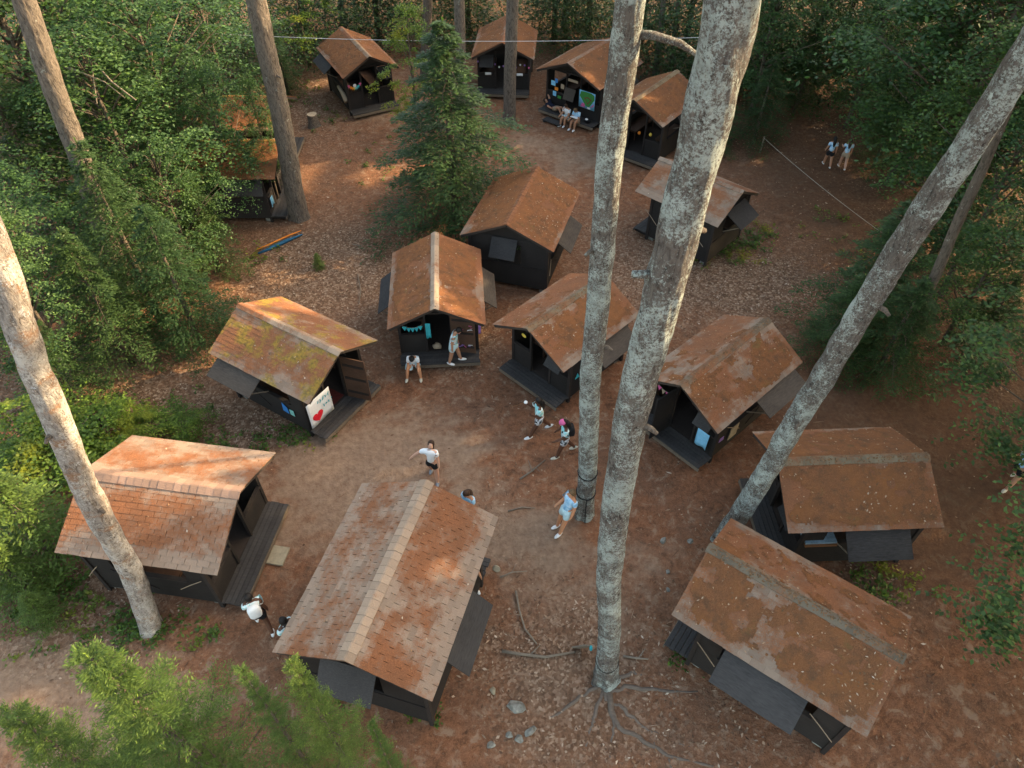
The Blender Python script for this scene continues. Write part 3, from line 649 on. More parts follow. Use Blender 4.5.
def broadleaf(seed, h, rad, n_clump=115, twigs=7, per=15, size=.135, z_lo=.25, material='leaf_broad', spread=1.0):
    """a deciduous tree: forked trunk, limbs, flat fanned leaf sprays at their ends"""
    g = np.random.default_rng(seed); out = []; wd = MB(); r0 = .015*h+.025; ph = g.random(3)*6.28
    fork = h*.45
    wd.tube([(0, 0, -.15), (.04*h*.3, 0, fork*.5), (0, .03*h*.3, fork), (.05, 0, h*.85)], [r0, r0*.85, r0*.65, r0*.25], 8)
    for i in range(n_clump):
        u = g.random()**.85; z = h*(z_lo+(1-z_lo)*u*.98); az = g.random()*6.28
        rr = rad*math.sin(math.pi*min(1, .20+.78*u))**.7*(1+.25*math.sin(2*az+ph[0]+z)+.18*math.sin(5*az+ph[1]-z*2)); q = rr*math.sqrt(g.uniform(.05, 1))
        c = np.array([math.cos(az)*q, math.sin(az)*q, z]); cr = spread*g.uniform(.55, 1.15)*rad/3.2
        if i % 3 == 0:
            zb = max(.2*h, z-q*.7-.2); wd.tube([(0, 0, min(zb, h*.75)), (c[0]*.45, c[1]*.45, (zb+z)/2+.1), tuple(c)], [r0*.3, r0*.18, .008], 5)
        fa = az+np.linspace(-1.25, 1.25, twigs)+g.normal(0, .15, twigs); tilt = g.normal(-.12, .18)
        td = np.stack([np.cos(fa), np.sin(fa), np.full(twigs, tilt)+g.normal(0, .1, twigs)], 1); t = np.linspace(.08, 1, per)[None]*(1-.25*np.abs(np.linspace(-1, 1, twigs)))[:, None]*g.uniform(.8, 1.15, (twigs, 1))
        C = c+td[:, None]*(t*cr*1.5)[..., None]; C[..., 2] -= (t**2)*cr*.35
        sd = np.stack([-np.sin(fa), np.cos(fa), np.zeros(twigs)], 1)[:, None]*np.where(np.arange(per) % 2, 1, -1)[None, :, None]
        C = C+sd*size*.55+g.normal(0, size*.35, C.shape); U = td[:, None]*.6+sd+g.normal(0, .3, C.shape); N = np.array([0, 0, 1.])+g.normal(0, .33, C.shape)
        k = twigs*per; out.append(kites(C.reshape(-1, 3), U.reshape(-1, 3), N.reshape(-1, 3), g.uniform(.7, 1.35, k)*size, g.uniform(.5, .8, k)*size, .12))
    return np.concatenate(out), wd

def proto(name, data, leafm, barkm):
    V, wd = data[:2]
    cm = quad_mesh('crown', V, M[leafm], data[2] if len(data) > 2 else None); tmp = wd.build('trunk', M[barkm], None, True); tm = tmp.data; bpy.data.objects.remove(tmp)
    return (name, tm, cm)
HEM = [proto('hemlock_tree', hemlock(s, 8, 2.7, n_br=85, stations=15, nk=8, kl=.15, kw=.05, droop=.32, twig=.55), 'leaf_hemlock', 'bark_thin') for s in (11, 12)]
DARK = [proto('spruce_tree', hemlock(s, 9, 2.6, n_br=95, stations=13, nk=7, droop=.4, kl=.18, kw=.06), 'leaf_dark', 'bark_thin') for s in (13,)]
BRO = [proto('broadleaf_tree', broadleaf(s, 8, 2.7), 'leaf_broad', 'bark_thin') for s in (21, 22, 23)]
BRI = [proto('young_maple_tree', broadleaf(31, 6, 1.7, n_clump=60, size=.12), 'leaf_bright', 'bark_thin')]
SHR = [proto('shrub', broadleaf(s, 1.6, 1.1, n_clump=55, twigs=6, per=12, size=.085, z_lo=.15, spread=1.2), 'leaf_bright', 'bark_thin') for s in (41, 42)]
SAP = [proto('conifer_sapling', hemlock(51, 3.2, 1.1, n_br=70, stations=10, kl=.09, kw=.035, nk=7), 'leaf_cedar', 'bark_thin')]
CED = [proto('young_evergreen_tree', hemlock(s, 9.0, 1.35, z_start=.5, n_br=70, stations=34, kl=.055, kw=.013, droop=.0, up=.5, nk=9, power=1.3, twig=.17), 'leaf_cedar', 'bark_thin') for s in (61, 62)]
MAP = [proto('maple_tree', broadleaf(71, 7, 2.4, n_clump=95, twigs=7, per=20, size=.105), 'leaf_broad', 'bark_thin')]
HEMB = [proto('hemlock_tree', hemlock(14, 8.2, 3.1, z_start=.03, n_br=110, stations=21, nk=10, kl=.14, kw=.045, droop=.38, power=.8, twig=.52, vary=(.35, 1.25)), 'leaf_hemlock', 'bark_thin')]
KIND = {'h': HEM, 'd': DARK, 'b': BRO, 'y': BRI, 's': SHR, 'p': SAP, 'c': CED, 'm': MAP, 'H': HEMB}
CNT = {}
def plant(kind, x, y, h, label, cat='tree', group='trees of the surrounding forest', wide=1.0, rz=None):
    ps = KIND[kind]; i = CNT.get(kind, 0); CNT[kind] = i+1
    name, tm, cm = ps[i % len(ps)]
    base_h = {'h': 8, 'd': 9, 'b': 8, 'y': 6, 's': 1.6, 'p': 3.2, 'c': 9, 'm': 7, 'H': 8.2}[kind]; s = h/base_h
    o = empty(name, (x, y, 0), random.uniform(0, 6.28) if rz is None else rz, label, cat, group); o.scale = (s*wide, s*wide, s)
    link('trunk' if cat == 'tree' else 'stem', tm, o); link('crown' if cat == 'tree' else 'foliage', cm, o)
    return o
# the forest: kind, pixel of the crown's middle, height of that middle, tree height, width, where it stands
FOREST = [
 ('b', 70, 60, 6.0, 11, .95, 'leafy tree crossing the leaning grey trunk at upper left'),
 ('b', 150, 62, 6.0, 9.5, .9, 'leafy tree with bare dead twigs left of the straight upper left trunk'),
 ('b', 205, 25, 5.0, 8, .9, 'leafy tree touching the straight upper left trunk near the top edge'),
 ('b', 208, 105, 4.8, 6.6, .75, 'leafy tree spreading over the half hidden cabin roof at upper left'),
 ('b', 168, 200, 3.6, 6.0, .8, 'leafy tree in front of the half hidden cabin at upper left'),
 ('b', 252, 100, 4.6, 5.6, .42, 'small leafy tree beside the straight trunk hiding the cabin corner'),
 ('h', 30, 165, 3.8, 9, 1.1, 'hemlock crossing the lower part of the leaning trunk at upper left'),
 ('b', 118, 140, 4.6, 8.5, .95, 'leafy tree right of the leaning trunk at upper left'),
 ('h', 130, 255, 3.0, 7, 1.1, 'hemlock at the middle of the left thicket'),
 ('b', 15, 235, 4.0, 7, .9, 'leafy tree below the leaning trunk at upper left'),
 ('h', 178, 290, 2.4, 5.6, 1.1, 'hemlock standing left of the yellow mossy roof'),
 ('h', 105, 315, 2.2, 5.4, 1.2, 'hemlock above the needle strewn slope left of the mossy roof'),
 ('m', 22, 290, 4.0, 6.5, .8, 'maple behind the pale tan trunk at the left edge'),
 ('h', 205, 232, 1.8, 4.2, 1.1, 'small hemlock by the blue cloth near the half hidden cabin'),
 ('h', 50, 365, 1.6, 4, 1.2, 'low hemlock behind the pale tan trunk'),
 ('d', 85, 5, 6.0, 13, 1.1, 'tall dark spruce at the top left edge'),
 ('b', 0, 20, 7.5, 12, 1.0, 'leafy tree in the top left corner'),
 ('b', 155, 8, 5.0, 11, 1.0, 'tall leafy tree at the top edge left of the straight trunk'),
 ('y', 300, 18, 2.6, 5.5, 1.1, 'yellow green young tree right of the straight upper left trunk'),
 ('h', 283, 72, 1.2, 3.6, 1.0, 'small bright hemlock between the straight trunk and the far left cabin'),
 ('h', 245, 55, 1.2, 3.6, 1.1, 'small hemlock left of the straight upper left trunk'),
 ('y', 412, 70, 3.2, 6.2, .75, 'slender yellow green tree left of the large central hemlock'),
 ('d', 300, 0, 2.0, 11, 1.0, 'dark spruce at the top edge left of the far left cabin'),
 ('d', 375, 4, 2.0, 11, .9, 'dark spruce at the top edge right above the far left cabin'),
 ('b', 430, 4, 1.8, 9, 1.0, 'leafy tree at the top edge above the slender yellow green tree'),
 ('d', 468, 0, 2.0, 11, 1.0, 'dark spruce at the top edge behind the central hemlock'),
 ('h', 555, 12, 1.8, 9, 1.1, 'hemlock right behind the farthest top cabin'),
 ('d', 590, 2, 2.0, 10, 1.1, 'dark spruce behind the cabin with the ball field poster'),
 ('d', 645, 12, 2.0, 10, 1.1, 'dark spruce between the two big grey trunks at the top'),
 ('h', 688, 30, 1.8, 9, 1.1, 'hemlock behind the half hidden cabin between the trunks'),
 ('h', 725, 60, 1.6, 8, 1.1, 'hemlock just right of the thick lichen trunk near the top'),
 ('d', 770, 20, 2.5, 11, 1.1, 'dark spruce at the top right of the thick lichen trunk'),
 ('h', 760, 118, 1.3, 4.2, 1.2, 'low hemlock left of the two people walking away'),
 ('b', 812, 55, 2.4, 7.0, 1.1, 'leafy tree above the two people walking away'),
 ('d', 850, 10, 3.0, 12, 1.1, 'dark spruce at the top edge above the two distant walkers'),
 ('b', 905, 40, 4.0, 8, 1.0, 'leafy tree at the top right above the small clearing gap'),
 ('h', 905, 118, 1.6, 5, 1.25, 'hemlock right of the two people walking away'),
 ('b', 962, 45, 6.0, 10, .95, 'leafy tree in the top right region above the leaning trunk'),
 ('h', 945, 130, 2.6, 6.0, 1.2, 'hemlock behind the upper part of the leaning right trunk'),
 ('b', 1015, 10, 8.0, 12, 1.0, 'leafy tree in the top right corner'),
 ('b', 1000, 190, 4.4, 7.0, 1.0, 'leafy tree right of the leaning trunk in its upper half'),
 ('h', 868, 300, 1.6, 5.4, 1.35, 'dark bushy hemlock behind the leaning right trunk above its cabin'),
 ('h', 838, 335, 1.1, 3.6, 1.4, 'low dark hemlock beside the cabin with the blue towel'),
 ('h', 888, 352, 1.0, 4.0, 1.5, 'low hemlock right of the leaning trunk above the sunlit roof'),
 ('b', 990, 265, 3.4, 5.6, .85, 'leafy tree at the right edge left of the dark far trunk'),
 ('m', 1128, 345, 5.0, 8.0, 1.15, 'maple spreading in from the right edge at mid height'),
 ('m', 1232, 585, 5.5, 7.6, 1.15, 'maple branch tip reaching in at the lower right edge'),
 ('b', 765, 55, 3.0, 7.5, 1.0, 'leafy tree right of the thick trunk below the top edge'),
 ('b', 862, 80, 2.4, 6.0, 1.0, 'leafy tree directly behind the two distant walkers'),
 ('b', 930, 85, 4.4, 8.0, 1.0, 'leafy tree left of the upper end of the leaning trunk'),
 ('b', 1005, 115, 6.0, 9.0, .9, 'leafy tree at the right edge beside the upper leaning trunk'),
 ('h', 955, 215, 2.4, 5.6, 1.2, 'hemlock right of the middle of the leaning trunk'),
 ('h', 985, 330, 1.4, 3.6, 1.2, 'low hemlock in the shade at the right behind the maple'),
 ('h', 718, 130, 1.0, 3.2, 1.2, 'low hemlock right behind the thick lichen trunk'),
 ('h', 800, 92, 1.2, 4.5, 1.2, 'low hemlock above left of the two distant walkers'),
 ('h', 880, 150, .9, 2.6, 1.3, 'lowest hemlock right of the two distant walkers'),
 ('s', 60, 455, 1.0, 1.9, 1.2, 'bright green shrub left of the pale tan trunk'),
 ('s', 30, 440, 1.0, 2.0, 1.2, 'bright green shrub at the left edge by the pale tan trunk'),
 ('s', 105, 432, .7, 1.5, 1.2, 'green shrub right behind the pale tan trunk above the roof'),
 ('s', 150, 430, .5, 1.0, 1.3, 'low green shrub along the upper eave of the left cabin'),
 ('s', 185, 428, .35, .8, 1.2, 'smallest green shrub at the upper right eave of the left cabin'),
 ('p', 22, 520, 1.9, 3.8, 1.2, 'yellow green conifer sapling at the left edge beside the left cabin'),
 ('p', 12, 575, 1.0, 2.6, 1.2, 'green conifer sapling at the left edge below the yellow one'),
 ('p', 40, 612, .6, 1.5, 1.2, 'small conifer sapling on the leafy ground below the left cabin'),
 ('p', 318, 262, .3, .7, 1.3, 'tiny green sapling on the leaf litter below the blue cloth'),
]
for kind, px, py, zc, h, wide, lab in FOREST:
    q = at(px, py, zc)
    sh = kind in 'sp'
    plant(kind, q[0], q[1], h, lab, 'shrub' if kind == 's' else 'tree', 'shrubs and saplings beside the left cabin' if sh else 'trees of the surrounding forest', wide)
# bare dead twigs in one of the upper left crowns
q = at(150, 62, 6.0); tr = [o for o in scene.objects if 'bare dead twigs' in o.get('label', '')][0]; inv_ = Matrix.LocRotScale(tr.location, tr.rotation_euler, tr.scale).inverted()
for pix in ([(52, 63, 7.0), (75, 70, 7.2), (105, 82, 7.0), (125, 98, 6.6)], [(88, 52, 7.4), (92, 68, 7.2), (97, 104, 6.4)], [(88, 52, 7.4), (70, 40, 7.8)], [(92, 60, 7.3), (112, 82, 7.0), (136, 100, 6.6)], [(88, 52, 7.4), (90, 40, 8.0), (66, 28, 8.2)]):
    MB().tube([inv_ @ Vector(at(*p_)) for p_ in pix], [.03, .025, .018, .01][:len(pix)], 5).build('dead_branch', M['stick'], tr, True)
# the wood beyond the far cabins, one mass of understory
g = np.random.default_rng(99); nx_ = 1150; fx = g.uniform(-38, 40, nx_)
fy = np.interp(fx, [-40, -14, -10, -4, 1.5, 4, 7, 9, 14, 22, 40], [34, 36, 41, 42.5, 43, 40.8, 38, 36.3, 35.5, 34, 31])+g.exponential(4.5, nx_)
cl = np.stack([fx, fy, g.uniform(.15, 1, nx_)**1.4*5.0], 1)
C = (cl[:, None]+g.normal(0, 1, (len(cl), 130, 3))*np.array([.9, .9, .3])).reshape(-1, 3); n = len(C); U = g.normal(0, 1, (n, 3))*np.array([1, 1, .4]); N = np.array([0, 0, 1.])+g.normal(0, .4, (n, 3))
tag(link('far_woods', quad_mesh('far_woods', kites(C, U, N, g.uniform(.15, .28, n), g.uniform(.06, .12, n)), M['leaf_dark'])), 'dim understory of the wood beyond the far cabins', 'woods', kind='stuff')
# the large hemlock in the middle
q = at(452, 232); plant('H', q[0]+.1, q[1]+.9, 7.9, 'large dense hemlock in the middle behind the cabin facing the camera', 'tree', None, 1.42, 1.0)
# tops of young evergreens close to the camera, placed by their tips
for px, py, zt, wd_, lab in [(88, 657, 9.6, 1.0, 'yellow green evergreen top in the bottom left corner with the tallest leader'), (240, 668, 8.8, .40, 'green evergreen top second from the left at the bottom edge'),
                             (291, 662, 8.8, .56, 'pointed green evergreen top right of the second one at the bottom edge'), (371, 722, 7.6, .34, 'smallest evergreen tip at the bottom edge below the largest cabin'), (8, 712, 8.8, .9, 'leaderless green evergreen top at the bottom left edge'), (183, 724, 7.6, .34, 'low dark evergreen tip between two taller ones at the bottom edge')]:
    q = at(px, py, zt); plant('c', q[0], q[1], zt, lab, 'tree', 'evergreen tops close to the camera', wd_)

# tall pines: the trunks in the foreground
CROWN = []
for s in (81, 82):
    V, wd = crown_pine(s); tmp = wd.build('limbs', M['bark_far'], None, True); CROWN.append((quad_mesh('crown', V, M['leaf_dark']), tmp.data)); bpy.data.objects.remove(tmp)
def axis(base_px, top_px, zref):
    B = at(*base_px); d = ray(*top_px); o = np.array([0, 0, CAM_H])
    # the point of the ray nearest the plumb line above the base
    t = ((B[:2]*d[:2]).sum())/(d[:2]**2).sum(); Pt = o+d*t
    return B, Pt
PINE = {}; TRK = {}
def pine(key, base_px, top_px, r0, r1, bm, label, top=24, seed=0, flare=.7, lump=.035, crown=True, flare_h=.45, near=False, via=()):
    """a tall pine from its base to where it leaves the picture; via: points its trunk passes on the way"""
    B, Pt = axis(base_px, top_px, 0); ax_ = unit(Pt-B); o_ = np.array([0, 0, CAM_H]); way = []
    for px in list(via):
        d = ray(*px); n_ = np.cross(ax_, np.cross(d, ax_)); t = np.dot(B-o_, n_)/np.dot(d, n_); way.append(o_+d*t)   # nearest the straight line of the trunk
    W = np.array([B]+way+[Pt]); D = (Pt-B)/(Pt[2]-B[2]); hh = top
    De = (W[-1]-W[-2])/(W[-1][2]-W[-2][2])*.4+D*.6
    zs = np.r_[np.linspace(.02, Pt[2], 14), np.linspace(Pt[2]+1, hh, 5)]
    def cen(z):
        if z <= Pt[2]: return np.array([np.interp(z, W[:, 2], W[:, 0])-B[0], np.interp(z, W[:, 2], W[:, 1])-B[1], z])
        return np.array([*(Pt-B+De*(z-Pt[2]))[:2], z])
    if len(W) > 2:                                          # ease the bends
        raw = np.array([cen(z) for z in zs]); sm = raw.copy(); sm[1:-1] = (raw[:-2]+2*raw[1:-1]+raw[2:])/4; cs_ = sm
    else: cs_ = np.array([cen(z) for z in zs])
    root = empty('pine_tree', (B[0], B[1], 0), 0, label, 'tree', 'tall straight pines')
    pts = [np.array([0, 0, -.3])]+list(cs_)
    rads = [r0*1.02]+[r0+(r1-r0)*z/Pt[2] if z < Pt[2] else r1*max(.25, 1-(z-Pt[2])/14) for z in zs]
    me = trunk_mesh('trunk', pts, rads, M[bm], seed=seed, flare=flare, lump=lump, flare_h=flare_h, seg=64 if near else 28, ridges=.085 if near else 0, step=.05 if near else .11); link('trunk', me, root); TRK[key] = me
    if crown:
        cm, lm = CROWN[seed % 2]; tp = cen(hh-6.5)
        c = link('crown', cm, root); c.location = tp; c.rotation_euler = (0, 0, seed*1.3); l_ = link('limbs', lm, c)
    PINE[key] = (B, D, root); CEN[key] = lambda z, zz=zs, cc=cs_: np.array([np.interp(z, zz, cc[:, 0]), np.interp(z, zz, cc[:, 1]), z]); return root
CEN = {}
pine('left', (151, 628), (13, 300), .245, .235, 'bark_tan', 'pale tan pine trunk leaning across the left cabin roof', seed=1, flare=.5, lump=.05, near=True, via=[(128, 560), (109, 530), (89, 500), (46, 400)])
pine('mid', (584, 514), (628, 0), .24, .22, 'bark', 'slimmer lichen grey pine trunk in the middle with black straps near its base', seed=2, flare=.6, near=True, via=[(591, 400), (598, 300), (610, 150)])
pine('thick', (606, 678), (732, 0), .235, .235, 'bark', 'thick lichen covered pine trunk right of the centre with exposed roots', seed=3, flare=1.3, lump=.05, near=True, via=[(608, 600), (614, 520), (627, 440), (640, 384), (664, 300), (691, 160)])
pine('right', (722, 540), (1006, 85), .255, .215, 'bark', 'grey pine trunk leaning strongly to the upper right corner', seed=4, flare=.4, lump=.06, near=True, via=[(757, 484), (793, 424), (835, 358), (903, 250), (952, 177)])
pine('straight', (300, 217), (256, 0), .38, .33, 'bark_far', 'straight grey brown pine trunk at upper left beside the half hidden cabin', seed=5, flare=.45, near=True)
pine('upleft', (130, 297), (22, 0), .33, .30, 'bark_far', 'grey pine trunk leaning down from the top left corner', seed=6, flare=.3, near=True)
pine('thin1', (463, 128), (459, 0), .26, .23, 'bark_far', 'slim brown trunk at the top edge rising behind the large hemlock', seed=7, flare=.3)
pine('thin2', (509, 121), (513, 0), .31, .27, 'bark_far', 'slim mossy grey trunk in front of the farthest cabin', seed=8, flare=.3)
pine('far1', (425, 80), (427, 0), .28, .24, 'bark_thin', 'dark slim trunk at the top edge left of the large hemlock', seed=9, flare=.2, crown=False)
pine('dark', (893, 368), (972, 190), .16, .14, 'bark_thin', 'dark trunk in the shade behind the leaning right trunk', seed=10, flare=.3)
pine('far2', (655, 76), (661, 20), .16, .14, 'bark_far', 'thin grey trunk behind the half hidden cabin between the big trunks', seed=11, flare=.2, crown=False)
pine('far3', (670, 74), (677, 20), .16, .14, 'bark_thin', 'thin darker trunk next to the thin grey one behind the half hidden cabin', seed=12, flare=.2, crown=False)
pine('far4', (565, 30), (567, -10), .25, .22, 'bark_thin', 'dim trunk in the dark wood behind the ball field poster cabin', seed=13, flare=.2, crown=False)
pine('far5', (345, 30), (340, -20), .28, .25, 'bark_thin', 'dark trunk at the top edge behind the far left cabin', seed=14, flare=.2, crown=False)
# tall pines added beyond the picture, right and behind, to block sun from the clearing
g = np.random.default_rng(5)
SHADE = [(17, 2), (21, 8), (20, 14), (25, 12), (24, 19), (25, 25), (29, 31), (31, 9), (31, 22), (36, 27), (36, 16), (27, 4), (33, 38), (40, 36), (31, 16), (22, -3), (29, -2), (40, 22), (33, 32), (38, 42), (20, 41.5), (25, 43.5), (30, 47), (15.5, 45), (24, 36)]
for i, (x, y) in enumerate(SHADE):
    root = empty('pine_tree', (x, y, 0), i*1.1, 'tall pine added to the right of the clearing to shade it', 'tree', 'tall pines added beyond the right edge for shade')
    hh = g.uniform(21, 26); MB().tube([(0, 0, -.2), (0, 0, hh*.5), (0, 0, hh)], [.34, .28, .08], 12).build('trunk', M['bark_far'], root, True)
    cm, lm = CROWN[i % 2]; c = link('crown', cm, root); c.location = (0, 0, hh-15.5); c.scale = (1.45, 1.45, 1.75); link('limbs', lm, c)
# ------------------------------------------------------------------ fallen leaves and low plants
NL = 110000
PX = rng.uniform(-40, 1064, NL*3); PY = rng.uniform(-10, 790, NL*3)
u_ = (PX-512)/FPX; v_ = (PY-384)/FPX; dz_ = -SP-v_*CP; t_ = -CAM_H/dz_
gx_ = u_*t_; gy_ = (CP-v_*SP)*t_
# even on the ground rather than in the picture: thin out by distance, then by how leafy the ground is
w, l, d = zones(gx_, gy_); patch = np.clip(.55+.75*n_small(gx_*.8, gy_*.8)+.6*n_mid(gx_*1.9, gy_*1.9), .06, 1.3)
keep = rng.random(NL*3) < np.clip((t_/20)**2*.5, 0, 1)*np.clip((l*1.25+.02-w*.2)*(1-.6*d)*patch, .012, 1)
gx_, gy_ = gx_[keep][:NL], gy_[keep][:NL]; n = len(gx_)
C = np.stack([gx_, gy_, ground_z(gx_, gy_)+rng.uniform(.006, .03, n)], 1); a = rng.random(n)*6.28
U = np.stack([np.cos(a), np.sin(a), rng.normal(0, .25, n)], 1); N = np.array([0, 0, 1.])+rng.normal(0, .3, (n, 3))
tag(link('leaf_litter', quad_mesh('leaf_litter', kites(C, U, N, np.exp(rng.normal(math.log(.085), .35, n)), np.exp(rng.normal(math.log(.048), .3, n)), .25), M['litter'], rng.beta(1.7, 2.4, n))), 'dry tan and brown fallen leaves strewn over the ground', 'leaves', kind='stuff')
nt_ = 5500; qx_ = rng.uniform(-14, 14, nt_); qy_ = rng.uniform(2, 44, nt_); a = rng.random(nt_)*6.28
C = np.stack([qx_, qy_, ground_z(qx_, qy_)+.012], 1); U = np.stack([np.cos(a), np.sin(a), rng.normal(0, .04, nt_)], 1)
tag(link('twig_litter', quad_mesh('twig_litter', kites(C, U, np.array([0, 0, 1.])+rng.normal(0, .1, (nt_, 3)), np.exp(rng.normal(math.log(.16), .5, nt_)), rng.uniform(.008, .022, nt_), .3), M['litter'], rng.beta(1.4, 3.4, nt_))), 'small twigs and needle bunches scattered over the ground', 'twigs', kind='stuff')
patches = [(735, 250, 1.5, .8, 900), (690, 262, .7, .4, 250), (760, 235, .8, .7, 400), (45, 610, 1.6, .7, 800), (110, 640, 1.2, .4, 400), (205, 630, .9, .3, 200), (290, 437, 1.2, .5, 450), (420, 712, .35, .2, 130), (345, 705, .3, .2, 60),
           (685, 655, .5, .25, 130), (705, 668, .4, .2, 80), (870, 590, .8, .6, 260), (885, 575, .5, .4, 160), (110, 410, 2, .8, 700), (200, 445, 1.3, .5, 300), (255, 260, .7, .7, 200), (385, 150, 1.5, 2.5, 300), (290, 95, 1.5, 2.0, 500),
           (330, 120, .6, .6, 150), (30, 470, 1.5, 1.0, 500), (130, 625, .6, .3, 200), (70, 590, 1.0, .5, 350), (860, 240, 1.8, 1.2, 250), (830, 215, .6, .5, 120), (720, 215, 1.5, 1.0, 300), (480, 235, .5, .5, 60), (925, 600, .6, .6, 60)]
cc = []
for px, py, rx, ry, k in patches:
    q = at(px, py); cl = rng.normal(0, 1, (max(3, k//14), 2))*np.array([rx, ry])*.6; ci = rng.integers(0, len(cl), k)
    cc.append(np.c_[q[:2]+cl[ci]+rng.normal(0, .09, (k, 2)), rng.uniform(.02, .16, k)])
C = np.concatenate(cc); n = len(C); C[:, 2] += ground_z(C[:, 0], C[:, 1]); a = rng.random(n)*6.28
U = np.stack([np.cos(a), np.sin(a), rng.normal(.15, .3, n)], 1); N = np.array([0, 0, 1.])+rng.normal(0, .4, (n, 3))
tag(link('ground_cover', quad_mesh('ground_cover', kites(C, U, N, rng.uniform(.06, .15, n), rng.uniform(.04, .08, n)), M['leaf_ground'])), 'patches of low green plants and moss between the cabins', 'ground cover', kind='stuff')

# ------------------------------------------------------------------ people
def tee_mat(name, stops, scale=5):
    m, nt, b = mat(name); setc(nt, b, ramp(nt, noise(nt, objc(nt), scale, 2, .5, .8), stops)); b.inputs['Roughness'].default_value = .9; return m
M['tee_mint'] = tee_mat('mint tie dye', [(.38, (.25, .62, .62)), (.5, (.66, .80, .78)), (.6, (.80, .80, .78))])
M['tee_white'] = tee_mat('white fading to pale blue', [(.36, (.42, .64, .70)), (.47, (.80, .80, .79)), (.7, (.84, .82, .80))], 3)
M['tee_blue'] = tee_mat('light blue tie dye', [(.35, (.18, .42, .62)), (.5, (.36, .60, .76)), (.68, (.62, .76, .84))])
M['tee_navy'] = plain('navy cloth', (.012, .015, .03), .9, .2)
M['cloth_black'] = plain('black cloth', (.012, .012, .013), .9, .2)
M['cloth_beige'] = plain('beige cloth', (.38, .28, .19), .9, .15)
M['cloth_pale'] = plain('pale blue cloth', (.50, .68, .70), .9, .15)
M['cloth_print'] = tee_mat('black and white print', [(.45, (.03, .03, .03)), (.55, (.6, .6, .6))], 16)
M['shoe_white'] = plain('white shoe', (.72, .72, .70), .7, .08)
M['shoe_grey'] = plain('grey shoe', (.20, .22, .24), .7, .2)
M['shoe_cream'] = plain('cream shoe', (.58, .52, .40), .7, .1)
M['sock_teal'] = plain('pale teal sock', (.22, .58, .66), .9, .1)
M['hair_dark'] = plain('dark hair', (.014, .010, .008), .6, .3, 30)
M['hair_brown'] = plain('brown hair', (.045, .022, .012), .6, .3, 30)
M['hair_blond'] = plain('dark blond hair', (.15, .085, .04), .6, .3, 30)
def skin_mat(name, c):
    m, nt, b = mat(name); setc(nt, b, c); b.inputs['Roughness'].default_value = .55; b.inputs['Subsurface Weight'].default_value = .05; return m
SK = {'fair': skin_mat('fair skin', (.56, .31, .21)), 'tan': skin_mat('tan skin', (.45, .22, .13)), 'brown': skin_mat('brown skin', (.11, .048, .028)), 'sun': skin_mat('orange tan skin', (.55, .25, .13))}  # skin tones; the last is a more orange tan

def skin_obj(name, verts, edges, material, parent, root=0):
    """verts: list of (co, radius) -> a mesh grown by a Skin modifier"""
    bm = bmesh.new(); lay = bm.verts.layers.skin.verify(); vs = []
    for i, (c, r) in enumerate(verts):
        v = bm.verts.new(c); rr = r if hasattr(r, '__len__') else (r, r); v[lay].radius = rr; v[lay].use_root = (i == root); vs.append(v)
    for a, b_ in edges: bm.edges.new((vs[a], vs[b_]))
    me = bpy.data.meshes.new(name); bm.to_mesh(me); bm.free(); me.materials.append(material)
    o = link(name, me, parent); md = o.modifiers.new('skin', 'SKIN'); md.use_smooth_shade = True
    sb = o.modifiers.new('smooth', 'SUBSURF'); sb.levels = 1; sb.render_levels = 1
    return o

